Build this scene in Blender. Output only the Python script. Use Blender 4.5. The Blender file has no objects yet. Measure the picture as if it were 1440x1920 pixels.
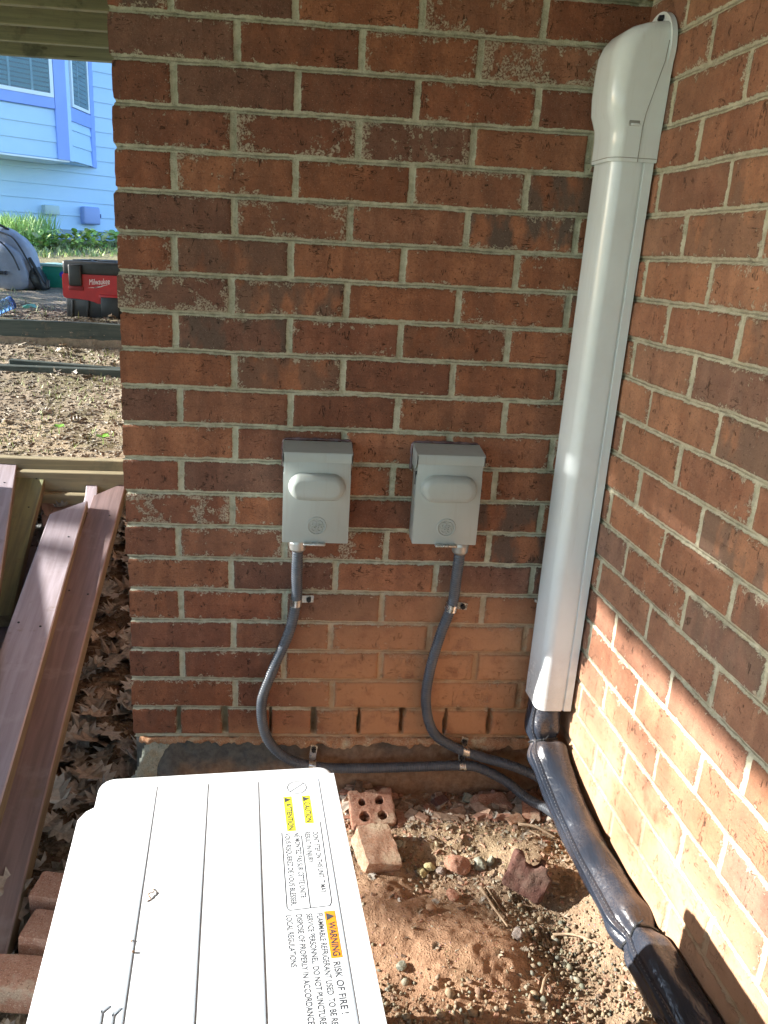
import bpy, bmesh, math, random
import numpy as np
from mathutils import Vector, Matrix, noise as mnoise

sc = bpy.context.scene
PI = math.pi
random.seed(7)

# ------------------------------------------------------------------ camera, sky, sun, exposure
cam_data = bpy.data.cameras.new("camera")
cam = bpy.data.objects.new("camera", cam_data)
sc.collection.objects.link(cam)
cam.matrix_world = Matrix((
    (0.99659, -0.05059, -0.06507, 0.3224),
    (0.0, 0.0, 0.0, 0.0), (0, 0, 0, 0), (0, 0, 0, 1)))
RV = Vector((-0.3166, -0.0391, -0.0754))          # solved from the brick courses
th = RV.length
cam_rot = Matrix.Rotation(th, 3, RV / th) @ Matrix(((1, 0, 0), (0, 0, -1), (0, 1, 0)))
cam.matrix_world = Matrix.Translation((0.3224, -1.4676, -0.3499)) @ cam_rot.to_4x4()
cam_data.sensor_fit = 'VERTICAL'
cam_data.sensor_height = 24.0
cam_data.lens = 1487.66 / 1920 * 24.0
cam_data.shift_x = 46.4 / 1920
cam_data.shift_y = 1.9 / 1920
cam_data.clip_start = 0.02
cam_data.clip_end = 500
sc.camera = cam

SUN_DIR = Vector((0.526, -0.050, -0.200)).normalized()   # the way the light travels
SUN_EL = math.asin(-SUN_DIR.z)
world = bpy.data.worlds.new("World")
sc.world = world
world.use_nodes = True
wn = world.node_tree
bg = wn.nodes["Background"]
sky = wn.nodes.new("ShaderNodeTexSky")
sky.sky_type = 'NISHITA'
sky.sun_disc = False
sky.sun_elevation = SUN_EL
sky.sun_rotation = math.atan2(-SUN_DIR.x, -SUN_DIR.y)
sky.altitude = 200
sky.ozone_density = 3.6
wn.links.new(sky.outputs[0], bg.inputs[0])
bg.inputs[1].default_value = 0.15
sun_data = bpy.data.lights.new("sun", 'SUN')
sun_data.energy = 5.0
sun_data.angle = math.radians(0.5)
sun_data.color = (1.0, 0.96, 0.90)
sun = bpy.data.objects.new("sun", sun_data)
sc.collection.objects.link(sun)
sun.rotation_euler = SUN_DIR.to_track_quat('-Z', 'Y').to_euler()

sc.view_settings.view_transform = 'Standard'
sc.view_settings.look = 'None'
sc.view_settings.gamma = 1
sc.view_settings.exposure = 1.95
sc.cycles.use_denoising = True
sc.cycles.max_bounces = 8
sc.cycles.diffuse_bounces = 5
sc.cycles.blur_glossy = 0.6
sc.cycles.sample_clamp_indirect = 6.0

# ------------------------------------------------------------------ helpers
def tag(o, label=None, cat=None, group=None, kind=None):
    if label: o['label'] = label
    if cat: o['category'] = cat
    if group: o['group'] = group
    if kind: o['kind'] = kind
    return o

def link(o, parent=None):
    sc.collection.objects.link(o)
    if parent is not None:
        o.parent = parent
        o.matrix_parent_inverse = Matrix.Translation(-parent.location) if parent.type == 'EMPTY' else Matrix()
    return o

def thing(name, label, cat, loc=(0, 0, 0), group=None):
    o = bpy.data.objects.new(name, None)
    o.empty_display_size = 0.05
    o.location = loc
    sc.collection.objects.link(o)
    return tag(o, label, cat, group)

def obj_from(name, verts, faces, mats, parent=None, smooth=True, midx=None):
    me = bpy.data.meshes.new(name)
    me.from_pydata([tuple(v) for v in verts], [], faces)
    if not isinstance(mats, (list, tuple)): mats = [mats]
    for m in mats: me.materials.append(m)
    me.polygons.foreach_set('use_smooth', [smooth] * len(me.polygons))
    if midx is not None: me.polygons.foreach_set('material_index', midx)
    me.update()
    return link(bpy.data.objects.new(name, me), parent)

def obj_bm(name, bm, mats, parent=None, smooth=False):
    me = bpy.data.meshes.new(name)
    bmesh.ops.recalc_face_normals(bm, faces=bm.faces)
    bm.to_mesh(me); bm.free()
    if not isinstance(mats, (list, tuple)): mats = [mats]
    for m in mats: me.materials.append(m)
    if smooth:
        me.polygons.foreach_set('use_smooth', [True] * len(me.polygons))
        try: me.set_sharp_from_angle(angle=math.radians(38))
        except Exception: pass
    return link(bpy.data.objects.new(name, me), parent)

def add_box(bm, c, s, rot=None, bevel=0.0, seg=2, mi=0):
    r = bmesh.ops.create_cube(bm, size=1.0)
    vs = r['verts']
    M = Matrix.Translation(c) @ ((rot.to_4x4()) if rot is not None else Matrix()) @ Matrix.Diagonal((s[0], s[1], s[2], 1))
    bmesh.ops.transform(bm, matrix=M, verts=vs)
    fs = set(f for v in vs for f in v.link_faces)
    for f in fs: f.material_index = mi
    if bevel > 0:
        es = list(set(e for v in vs for e in v.link_edges))
        bmesh.ops.bevel(bm, geom=es, offset=bevel, segments=seg, affect='EDGES', profile=0.5, clamp_overlap=True)
    return vs

def box_obj(name, c, s, mats, parent=None, rot=None, bevel=0.0, seg=2, smooth=True):
    bm = bmesh.new()
    add_box(bm, c, s, rot, bevel, seg)
    return obj_bm(name, bm, mats, parent, smooth=bevel > 0 and smooth)

def add_cyl(bm, p0, p1, r0, r1=None, n=24, caps=True):
    p0 = Vector(p0); p1 = Vector(p1); d = p1 - p0
    r1 = r0 if r1 is None else r1
    res = bmesh.ops.create_cone(bm, cap_ends=caps, segments=n, radius1=r0, radius2=r1, depth=d.length)
    q = d.to_track_quat('Z', 'Y').to_matrix().to_4x4()
    bmesh.ops.transform(bm, matrix=Matrix.Translation((p0 + p1) / 2) @ q, verts=res['verts'])
    return res['verts']

def prism(bm, pts, axis_from, axis_to):
    """pts: closed list of 3-D points; extruded by the vector axis_to - axis_from"""
    d = Vector(axis_to) - Vector(axis_from)
    a = [bm.verts.new(p) for p in pts]
    b = [bm.verts.new(Vector(p) + d) for p in pts]
    n = len(pts)
    bm.faces.new(a); bm.faces.new(b[::-1])
    for i in range(n): bm.faces.new((a[i], a[(i + 1) % n], b[(i + 1) % n], b[i]))

def catmull(pts, n):
    P = [Vector(p) for p in pts]
    P = [2 * P[0] - P[1]] + P + [2 * P[-1] - P[-2]]
    fine = []
    for i in range(1, len(P) - 2):
        a, b, c, d = P[i - 1:i + 3]
        for k in range(24):
            t = k / 24
            fine.append(0.5 * ((2 * b) + (c - a) * t + (2 * a - 5 * b + 4 * c - d) * t * t + (3 * b - a - 3 * c + d) * t ** 3))
    fine.append(P[-2])
    L = [0]
    for i in range(1, len(fine)): L.append(L[-1] + (fine[i] - fine[i - 1]).length)
    out = []; j = 0
    for k in range(n + 1):
        s = L[-1] * k / n
        while j < len(L) - 2 and L[j + 1] < s: j += 1
        f = (s - L[j]) / max(1e-9, L[j + 1] - L[j])
        out.append(fine[j].lerp(fine[j + 1], min(1, max(0, f))))
    return out, L[-1]

def frames(path, ref):
    out = []; r = Vector(ref)
    for i, p in enumerate(path):
        t = (path[min(i + 1, len(path) - 1)] - path[max(i - 1, 0)]).normalized()
        x = (r - t * r.dot(t)).normalized(); y = t.cross(x)
        r = x
        out.append((p, t, x, y))
    return out

def sweep(path, ref, rfn, nseg=20, cap=True):
    """rfn(s in 0..1, theta) -> radius; returns verts, faces"""
    fr = frames(path, ref); N = len(fr)
    V = []; F = []
    for i, (p, t, x, y) in enumerate(fr):
        for k in range(nseg):
            a = 2 * PI * k / nseg
            r = rfn(i / (N - 1), a)
            V.append(p + x * (r * math.cos(a)) + y * (r * math.sin(a)))
    for i in range(N - 1):
        for k in range(nseg):
            k2 = (k + 1) % nseg
            F.append((i * nseg + k, i * nseg + k2, (i + 1) * nseg + k2, (i + 1) * nseg + k))
    if cap:
        F.append(tuple(range(nseg))[::-1]); F.append(tuple(range((N - 1) * nseg, N * nseg)))
    return V, F

def text_mesh(name, body, a, b, size, mat, parent, up, z_lift=0.0004, fit=True, extrude=0.0, normal=None, scale_x=1.0, shear=0, bold=0.0):
    """writing whose line runs from a to b; up = direction of the letter tops"""
    a = Vector(a); b = Vector(b)
    cu = bpy.data.curves.new(name, 'FONT')
    cu.body = body; cu.size = 1.0; cu.align_y = 'CENTER'; cu.extrude = extrude / size if extrude else 0
    cu.shear = shear; cu.offset = bold
    tmp = bpy.data.objects.new("tmp_text", cu)
    sc.collection.objects.link(tmp)
    dg = bpy.context.evaluated_depsgraph_get()
    me = bpy.data.meshes.new_from_object(tmp.evaluated_get(dg))
    bpy.data.objects.remove(tmp)
    me.name = name
    xs = [v.co.x for v in me.vertices]; ys = [v.co.y for v in me.vertices]
    w = max(xs) - min(xs); cy = (max(ys) + min(ys)) / 2; x0 = min(xs)
    ux = (b - a).normalized(); upv = (Vector(up) - ux * Vector(up).dot(ux)).normalized(); nz = ux.cross(upv)
    sx = (b - a).length / w if fit else size * scale_x
    M = Matrix((ux, upv, nz)).transposed().to_4x4()
    for v in me.vertices:
        c = v.co
        v.co = a + ux * ((c.x - x0) * sx) + upv * ((c.y - cy) * size) + nz * (c.z * size + z_lift)
    me.materials.clear(); me.materials.append(mat)
    bpy.data.curves.remove(cu)
    return link(bpy.data.objects.new(name, me), parent)

# value noise on numpy arrays
def _h(ix, iy, seed):
    n = (ix.astype(np.int64) * 374761393 + iy.astype(np.int64) * 668265263 + seed * 1442695041) & 0x7fffffff
    n = ((n ^ (n >> 13)) * 1274126177) & 0x7fffffff
    n = n ^ (n >> 16)
    return (n & 0xffff) / 65535.0
def vn(x, y, f, seed=0):
    x = x * f; y = y * f
    ix = np.floor(x); iy = np.floor(y); fx = x - ix; fy = y - iy
    fx = fx * fx * (3 - 2 * fx); fy = fy * fy * (3 - 2 * fy)
    ix = ix.astype(np.int64); iy = iy.astype(np.int64)
    a = _h(ix, iy, seed); b = _h(ix + 1, iy, seed); c = _h(ix, iy + 1, seed); d = _h(ix + 1, iy + 1, seed)
    return (a * (1 - fx) + b * fx) * (1 - fy) + (c * (1 - fx) + d * fx) * fy - 0.5
def fbm(x, y, f, oct=4, seed=0):
    s = 0; a = 1.0
    for o in range(oct):
        s = s + a * vn(x, y, f * 2 ** o, seed + o * 17); a *= 0.5
    return s
def sstep(e0, e1, x):
    t = np.clip((x - e0) / (e1 - e0), 0, 1)
    return t * t * (3 - 2 * t)

def grid_mesh(name, X, Y, Z, mat, parent=None, attrs=None, smooth=True, flip=False, keep=None):
    ny, nx = X.shape
    co = np.stack([X, Y, Z], -1).reshape(-1, 3).astype(np.float32)
    idx = np.arange(nx * ny).reshape(ny, nx)
    q = np.stack([idx[:-1, :-1], idx[:-1, 1:], idx[1:, 1:], idx[1:, :-1]], -1).reshape(-1, 4)
    if keep is not None: q = q[keep.reshape(-1)]
    if flip: q = q[:, ::-1]
    me = bpy.data.meshes.new(name)
    me.vertices.add(len(co)); me.vertices.foreach_set('co', co.ravel())
    me.loops.add(q.size); me.loops.foreach_set('vertex_index', q.ravel().astype(np.int32))
    me.polygons.add(len(q))
    me.polygons.foreach_set('loop_start', np.arange(0, q.size, 4, dtype=np.int32))
    me.polygons.foreach_set('use_smooth', np.full(len(q), smooth))
    me.update(calc_edges=True)
    for k, (tp, arr) in (attrs or {}).items():
        at = me.attributes.new(k, tp, 'POINT')
        at.data.foreach_set('value' if tp == 'FLOAT' else 'color', arr.astype(np.float32).ravel())
    me.materials.append(mat)
    return link(bpy.data.objects.new(name, me), parent)

# ------------------------------------------------------------------ materials
class Nodes:
    def __init__(s, name):
        s.mat = bpy.data.materials.new(name); s.mat.use_nodes = True
        s.t = s.mat.node_tree; s.b = s.t.nodes['Principled BSDF']
    def n(s, tp, ins=None, **props):
        nd = s.t.nodes.new('ShaderNode' + tp)
        for k, v in props.items(): setattr(nd, k, v)
        for k, v in (ins or {}).items():
            sock = nd.inputs[k]
            if isinstance(v, bpy.types.NodeSocket): s.t.links.new(v, sock)
            else: sock.default_value = v
        return nd
    def set(s, k, v):
        if isinstance(v, bpy.types.NodeSocket): s.t.links.new(v, s.b.inputs[k])
        else: s.b.inputs[k].default_value = v
    def noise(s, scale, detail=4, rough=0.55, vec=None, dist=0):
        ins = {'Scale': scale, 'Detail': detail, 'Roughness': rough, 'Distortion': dist}
        if vec is not None: ins['Vector'] = vec
        return s.n('TexNoise', ins).outputs[0]
    def math(s, op, a, b=0.0, c=None, clamp=False):
        ins = {0: a, 1: b}
        if c is not None: ins[2] = c
        nd = s.n('Math', ins, operation=op); nd.use_clamp = clamp
        return nd.outputs[0]
    def ramp(s, x, lo, hi, o0=0.0, o1=1.0):
        nd = s.n('MapRange', {0: x, 1: lo, 2: hi, 3: o0, 4: o1}, interpolation_type='SMOOTHSTEP')
        return nd.outputs[0]
    def mix(s, f, a, b, blend='MIX'):
        nd = s.n('Mix', None, data_type='RGBA', blend_type=blend)
        for i, v in ((0, f), (6, a), (7, b)):
            if isinstance(v, bpy.types.NodeSocket): s.t.links.new(v, nd.inputs[i])
            else: nd.inputs[i].default_value = (tuple(v) + (1,)) if (i > 0 and len(v) == 3) else v
        return nd.outputs[2]
    def attr(s, name, col=False):
        nd = s.n('Attribute', None, attribute_name=name)
        return nd if col else nd.outputs['Fac']
    def obj(s): return s.n('TexCoord').outputs['Object']
    def bump(s, h, strength=1.0, dist=0.001, normal=None):
        ins = {'Strength': strength, 'Distance': dist, 'Height': h}
        if normal is not None: ins['Normal'] = normal
        return s.n('Bump', ins).outputs[0]
    def mapping(s, vec, scale=(1, 1, 1), rot=(0, 0, 0)):
        return s.n('Mapping', {'Vector': vec, 'Scale': scale, 'Rotation': rot}).outputs[0]

def simple(name, c1, c2=None, rough=0.6, metal=0.0, nscale=30, bump=0.0, bscale=200, bdist=0.001, spec=0.5, coat=0.0, rvar=0.0, stretch=None):
    m = Nodes(name); v = m.obj()
    if stretch: v = m.mapping(v, stretch)
    if c2 is not None:
        f = m.ramp(m.noise(nscale, 5, 0.6, v), 0.35, 0.65)
        m.set('Base Color', m.mix(f, c1, c2))
    else: m.set('Base Color', (*c1, 1))
    if rvar > 0: m.set('Roughness', m.ramp(m.noise(nscale * 1.7, 3, 0.6, v), 0.3, 0.7, max(0.02, rough - rvar), min(1, rough + rvar)))
    else: m.set('Roughness', rough)
    m.set('Metallic', metal); m.set('Specular IOR Level', spec)
    if coat: m.set('Coat Weight', coat); m.set('Coat Roughness', 0.1)
    if bump > 0: m.set('Normal', m.bump(m.noise(bscale, 4, 0.6, v), bump, bdist))
    return m.mat

def brick_material():
    m = Nodes('brick and mortar'); v = m.obj()
    edge = m.attr('edge'); bed = m.attr('bed'); bc = m.attr('bcol', True); stain = m.attr('stain'); moss = m.attr('moss')
    grey = m.attr('grey'); eff = m.attr('eff')
    n1 = m.math('SUBTRACT', m.noise(90, 5, 0.65, v), 0.5)
    n2 = m.math('SUBTRACT', m.noise(420, 3, 0.6, v), 0.5)
    e = m.math('ADD', edge, m.math('MULTIPLY', n1, 0.0058))
    e = m.math('ADD', e, m.math('MULTIPLY', n2, 0.0022))
    inb = m.ramp(e, -0.0004, 0.0005)
    # brick body: base colour, mottling, darker fired bands, pits, drag cracks
    base = bc.outputs['Color']
    mott = m.ramp(m.noise(26, 6, 0.7, v), 0.3, 0.72)
    col = m.mix(mott, m.mix(0.45, base, (0.115, 0.040, 0.020)), m.mix(0.22, base, (0.50, 0.20, 0.10)))
    vb = m.mapping(v, (22, 22, 3))
    band = m.ramp(m.noise(1.0, 2, 0.4, vb), 0.46, 0.56)
    col = m.mix(m.math('MULTIPLY', band, 0.30), col, (0.12, 0.045, 0.028))
    gz = m.math('MULTIPLY', grey, m.ramp(m.noise(1.3, 3, 0.5, m.mapping(v, (20, 20, 10))), 0.40, 0.56))
    col = m.mix(gz, col, (0.115, 0.080, 0.062))
    speck = m.ramp(m.noise(700, 2, 0.5, v), 0.64, 0.72)
    col = m.mix(m.math('MULTIPLY', speck, 0.45), col, (0.50, 0.36, 0.26))
    fine = m.noise(300, 3, 0.7, v)
    col = m.mix(m.math('MULTIPLY', m.ramp(fine, 0.52, 0.30), 0.45), col, (0.07, 0.028, 0.018))
    pits = m.ramp(m.noise(230, 2, 0.5, v), 0.70, 0.75)
    def hair(scale, thr, seed, mscale):
        vv = m.mapping(v, scale); vv = m.n('VectorMath', {0: vv, 1: (seed, seed, seed)}, operation='ADD').outputs[0]
        nz = m.math('ABSOLUTE', m.math('SUBTRACT', m.noise(1.0, 4, 0.6, vv, 0.3), 0.5))
        mk = m.ramp(m.noise(mscale, 3, 0.6, m.n('VectorMath', {0: v, 1: (seed, 0, seed)}, operation='ADD').outputs[0]), 0.575, 0.63)
        return m.math('MULTIPLY', m.ramp(nz, thr, thr * 0.25), mk)
    crack = m.math('MAXIMUM', hair((95, 95, 20), 0.020, 3.7, 34), hair((26, 26, 105), 0.013, 8.1, 30))
    dark = m.math('MAXIMUM', pits, crack)
    col = m.mix(m.math('MULTIPLY', dark, 0.85), col, (0.02, 0.012, 0.009))
    # mortar smeared and crumbed over the brick arris, more on the bricks that carry it
    sm = m.math('ADD', m.noise(75, 6, 0.75, v), m.math('MULTIPLY', m.ramp(edge, 0.016, 0.0), 0.13))
    sm = m.math('ADD', sm, m.math('MULTIPLY', m.math('MULTIPLY', eff, m.ramp(m.noise(16, 3, 0.6, v), 0.38, 0.62)), 0.22))
    sm = m.math('ADD', sm, m.math('MULTIPLY', m.noise(9, 2, 0.5, v), 0.16))
    smear = m.math('MULTIPLY', m.ramp(sm, 0.775, 0.83), m.ramp(fine, 0.40, 0.55))
    # mortar
    mo = m.mix(m.ramp(m.noise(60, 5, 0.7, v), 0.35, 0.65), (0.41, 0.395, 0.28), (0.56, 0.54, 0.41))
    mo = m.mix(m.ramp(m.noise(900, 2, 0.5, v), 0.60, 0.70), mo, (0.55, 0.52, 0.42))
    bedw = m.math('ADD', m.math('ABSOLUTE', bed), m.math('MULTIPLY', n1, 0.004))
    groove = m.math('MULTIPLY', m.ramp(bedw, 0.0016, 0.0004), m.ramp(m.noise(14, 3, 0.6, v), 0.35, 0.55))
    mo = m.mix(m.math('MULTIPLY', groove, 0.6), mo, (0.13, 0.12, 0.085))
    mo = m.mix(m.math('MULTIPLY', moss, m.ramp(m.noise(50, 4, 0.6, v), 0.3, 0.55)), mo, (0.035, 0.055, 0.018))
    col2 = m.mix(m.math('MULTIPLY', smear, 0.8), col, (0.50, 0.44, 0.33))
    full = m.mix(inb, mo, col2)
    stn = m.math('MULTIPLY', stain, m.ramp(m.noise(22, 5, 0.6, v), 0.18, 0.52))  # on the back wall: clay plus painted warm bounce
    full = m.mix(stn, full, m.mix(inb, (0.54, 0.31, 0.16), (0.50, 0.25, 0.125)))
    full = m.mix(m.math('MULTIPLY', m.ramp(stain, 0.5, 1.0), m.ramp(m.noise(13, 4, 0.6, v), 0.60, 0.72)), full, (0.10, 0.055, 0.03))
    du = m.math('MULTIPLY', m.attr('dust'), m.ramp(m.noise(15, 5, 0.65, v), 0.20, 0.55))
    full = m.mix(du, full, m.mix(inb, (0.56, 0.40, 0.26), (0.50, 0.30, 0.185)))
    m.set('Base Color', full)
    m.set('Roughness', m.ramp(fine, 0.3, 0.7, 0.78, 0.95)); m.set('Specular IOR Level', 0.3)
    h = m.math('MULTIPLY', inb, 0.8)
    h = m.math('ADD', h, m.math('MULTIPLY', fine, 0.30))
    h = m.math('ADD', h, m.math('MULTIPLY', m.noise(110, 4, 0.6, v), 0.8))
    h = m.math('SUBTRACT', h, m.math('MULTIPLY', dark, 1.2))
    h = m.math('ADD', h, m.math('MULTIPLY', smear, 0.5))
    h = m.math('SUBTRACT', h, m.math('MULTIPLY', groove, 1.0))
    h = m.math('ADD', h, m.math('MULTIPLY', m.math('SUBTRACT', 1.0, inb), m.math('MULTIPLY', m.noise(600, 2, 0.6, v), 0.7)))
    m.set('Normal', m.bump(h, 0.9, 0.0016))
    return m.mat

M_BRICK = brick_material()

def rubble_mat(name, c1, c2, c3, bump=0.8, scale=60):
    m = Nodes(name); v = m.obj()
    a = m.ramp(m.noise(scale, 5, 0.7, v), 0.3, 0.7)
    col = m.mix(a, c1, c2)
    col = m.mix(m.ramp(m.noise(scale * 0.3, 4, 0.6, v), 0.52, 0.66), col, c3)
    col = m.mix(m.math('MULTIPLY', m.ramp(m.noise(scale * 6, 4, 0.7, v), 0.56, 0.66), 0.6), col, tuple(min(0.7, q * 1.7) for q in c3))
    col = m.mix(m.math('MULTIPLY', m.ramp(m.noise(scale * 5, 4, 0.7, v), 0.44, 0.36), 0.7), col, tuple(q * 0.4 for q in c1))
    m.set('Base Color', col); m.set('Roughness', 0.92); m.set('Specular IOR Level', 0.2)
    h = m.math('ADD', m.noise(scale * 2, 5, 0.7, v), m.math('MULTIPLY', m.noise(scale * 9, 3, 0.6, v), 0.4))
    m.set('Normal', m.bump(h, bump, 0.003))
    return m.mat
M_RUBBLE = rubble_mat('weathered red brick', (0.32, 0.15, 0.095), (0.42, 0.24, 0.17), (0.42, 0.31, 0.22))
M_RUBBLE_PALE = rubble_mat('dusty salmon brick', (0.44, 0.24, 0.15), (0.56, 0.38, 0.27), (0.60, 0.47, 0.33))
M_RUBBLE_DARK = rubble_mat('broken dark brick', (0.105, 0.052, 0.042), (0.14, 0.070, 0.054), (0.13, 0.085, 0.066), scale=40)
M_STONE = rubble_mat('green grey stone', (0.26, 0.27, 0.21), (0.36, 0.36, 0.28), (0.20, 0.22, 0.19))
def found_mat():
    m = Nodes('clay smeared foundation'); v = m.obj(); x = m.n('SeparateXYZ', {0: v}).outputs
    n1 = m.noise(9, 5, 0.65, v); n2 = m.noise(70, 5, 0.7, v)
    wx = m.math('ADD', x['X'], m.math('MULTIPLY', n1, 0.35)); wz = m.math('ADD', x['Z'], m.math('MULTIPLY', n1, 0.10))
    base = m.mix(m.ramp(n2, 0.3, 0.7), (0.085, 0.085, 0.08), (0.15, 0.145, 0.13))
    clay = m.mix(m.ramp(n2, 0.3, 0.7), (0.22, 0.125, 0.07), (0.34, 0.215, 0.13))
    f = m.math('MAXIMUM', m.math('MULTIPLY', m.ramp(wx, 0.44, 0.62), m.ramp(wz, -1.28, -1.36)), m.ramp(wz, -1.355, -1.395))
    m.set('Base Color', m.mix(f, base, clay)); m.set('Roughness', 0.93); m.set('Specular IOR Level', 0.2)
    m.set('Normal', m.bump(m.math('ADD', n2, m.math('MULTIPLY', m.noise(400, 3, 0.6, v), 0.4)), 0.8, 0.003))
    return m.mat
M_FOUND = found_mat()
M_FOUND_PALE = rubble_mat('pale corner mortar', (0.28, 0.31, 0.26), (0.40, 0.42, 0.36), (0.33, 0.30, 0.22), scale=50)

def attr_mat(name, rough=0.8, bump=0.4, bscale=300, var=0.35, spec=0.3):
    m = Nodes(name); v = m.obj()
    c = m.attr('col', True).outputs['Color']
    f = m.ramp(m.noise(bscale * 0.4, 4, 0.7, v), 0.3, 0.7)
    m.set('Base Color', m.mix(f, m.mix(var, c, (0.03, 0.02, 0.012)), m.mix(var * 0.5, c, (0.7, 0.62, 0.5))))
    m.set('Roughness', rough); m.set('Specular IOR Level', spec)
    m.set('Normal', m.bump(m.noise(bscale, 4, 0.65, v), bump, 0.002))
    return m.mat

def ground_material():
    m = Nodes('earth'); v = m.obj()
    c = m.attr('col', True).outputs['Color']
    fine = m.noise(260, 5, 0.75, v); mid = m.noise(38, 6, 0.7, v)
    col = m.mix(m.ramp(mid, 0.32, 0.68), m.mix(0.35, c, (0.05, 0.03, 0.018)), m.mix(0.20, c, (0.62, 0.46, 0.32)))
    col = m.mix(m.math('MULTIPLY', m.ramp(fine, 0.58, 0.70), 0.55), col, (0.60, 0.47, 0.34))
    col = m.mix(m.math('MULTIPLY', m.ramp(fine, 0.42, 0.32), 0.6), col, (0.06, 0.035, 0.02))
    vo = m.n('TexVoronoi', {'Vector': v, 'Scale': 210.0}, feature='F1')
    col = m.mix(m.math('MULTIPLY', m.ramp(vo.outputs['Distance'], 0.30, 0.12), m.math('MULTIPLY', m.ramp(m.noise(30, 3, 0.5, v), 0.5, 0.6), 0.6)), col, m.mix(0.5, c, vo.outputs['Color']))
    m.set('Base Color', col); m.set('Roughness', 0.95); m.set('Specular IOR Level', 0.15)
    h = m.math('ADD', m.math('MULTIPLY', mid, 1.2), m.math('MULTIPLY', fine, 0.7))
    h = m.math('ADD', h, m.math('MULTIPLY', m.ramp(vo.outputs['Distance'], 0.5, 0.0), 0.4))
    m.set('Normal', m.bump(h, 0.9, 0.006))
    return m.mat
M_EARTH = ground_material()
M_PEBBLE = attr_mat('river pebbles', 0.75, 0.35, 500, 0.25)
M_CHIP = attr_mat('mulch and brick chips', 0.9, 0.5, 300, 0.35)
M_LEAF = attr_mat('dry oak leaves', 0.6, 0.3, 220, 0.3, 0.4)
M_GREEN = attr_mat('green blades', 0.55, 0.1, 100, 0.12, 0.4)

M_UNITWHITE = simple('white painted steel', (0.80, 0.84, 0.87), (0.77, 0.81, 0.84), 0.32, 0, 3, 0.05, 60, 0.0006, 0.6, rvar=0.04)
M_GROOVE_SHADE = simple('groove shade on white steel', (0.34, 0.38, 0.42), None, 0.5)  # grey tone paints the shade inside the grooves
def aged(name, c1, dirt, rough, amount, zfade=None):
    m = Nodes(name); v = m.obj()
    d = m.math('MULTIPLY', m.ramp(m.noise(1, 5, 0.7, m.mapping(v, (70, 70, 4))), 0.50, 0.72), amount)
    sp = m.math('MULTIPLY', m.ramp(m.noise(330, 2, 0.5, v), 0.72, 0.76), amount)
    ov = m.math('MULTIPLY', m.ramp(m.noise(9, 4, 0.7, v), 0.40, 0.70), amount * 0.6)
    f = m.math('MAXIMUM', m.math('MAXIMUM', d, sp), ov)
    if zfade is not None:
        z = m.n('SeparateXYZ', {0: v}).outputs['Z']
        f = m.math('MAXIMUM', f, m.math('MULTIPLY', m.ramp(z, zfade[0], zfade[1]), m.ramp(m.noise(40, 5, 0.7, v), 0.35, 0.75, 0.0, 0.5)))
    m.set('Base Color', m.mix(f, c1, dirt)); m.set('Roughness', m.ramp(f, 0.0, 0.5, rough, 0.6)); m.set('Specular IOR Level', 0.55)
    m.set('Normal', m.bump(m.math('ADD', m.noise(12, 2, 0.5, v), m.math('MULTIPLY', m.noise(420, 2, 0.6, v), 0.05)), 0.08, 0.001))
    return m.mat
M_PVC = aged('white line cover plastic', (0.78, 0.84, 0.85), (0.42, 0.37, 0.30), 0.18, 0.16, (-1.02, -1.24))
M_PVC_DARK = simple('seam of the line cover', (0.30, 0.30, 0.28), None, 0.6)
M_GREYPAINT = aged('grey enamelled steel', (0.39, 0.43, 0.41), (0.30, 0.27, 0.22), 0.33, 0.30)
M_ZINC = simple('zinc plated steel', (0.62, 0.62, 0.60), (0.48, 0.48, 0.46), 0.30, 1.0, 60, 0.1, 300, 0.0003, rvar=0.1)
M_DULLZINC = simple('die cast zinc', (0.50, 0.50, 0.48), (0.40, 0.40, 0.38), 0.45, 0.85, 60, 0.1, 300, 0.0003)
M_BLACKSTEEL = simple('black screw head', (0.015, 0.017, 0.02), None, 0.35, 0.3)
M_CONDUIT = simple('grey ribbed vinyl', (0.065, 0.08, 0.10), (0.10, 0.11, 0.125), 0.36, 0, 25, 0.1, 200, 0.0003, 0.5, rvar=0.08)
def black_vinyl():
    m = Nodes('black vinyl sleeve'); v = m.obj()
    dust = m.math('MULTIPLY', m.ramp(m.noise(7, 3, 0.5, v), 0.34, 0.66), m.ramp(m.noise(260, 4, 0.75, v), 0.22, 0.80))
    sep = m.n('SeparateXYZ', {0: m.n('NewGeometry').outputs['Normal']})
    pos = m.n('SeparateXYZ', {0: m.n('NewGeometry').outputs['Position']})
    keep = m.ramp(pos.outputs['Y'], -0.62, -0.54)
    dust = m.math('MULTIPLY', m.math('MULTIPLY', m.math('MULTIPLY', dust, m.ramp(sep.outputs['Z'], -0.1, 0.75)), keep), 0.8)
    m.set('Base Color', m.mix(dust, (0.026, 0.034, 0.050), (0.20, 0.14, 0.10)))
    m.set('Roughness', m.ramp(dust, 0.0, 0.7, 0.24, 0.8)); m.set('Specular IOR Level', 0.55)
    m.set('Normal', m.bump(m.math('ADD', m.math('ADD', m.noise(22, 3, 0.5, v), m.math('MULTIPLY', m.noise(60, 3, 0.6, m.mapping(v, (1.6, 0.5, 1.6)), 0.6), 0.35)), m.math('MULTIPLY', m.noise(380, 2, 0.5, v), 0.06)), 0.5, 0.008))
    return m.mat
M_VINYL = black_vinyl()
M_STITCH = simple('grey stitching', (0.10, 0.105, 0.115), None, 0.7)
M_BLACKPL = simple('black plastic', (0.018, 0.02, 0.022), (0.03, 0.032, 0.035), 0.42, 0, 20, 0.1, 300, 0.0003)
M_REDPL = simple('red plastic', (0.50, 0.018, 0.020), (0.42, 0.015, 0.02), 0.42, 0, 20, 0.1, 300, 0.0003)
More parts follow.
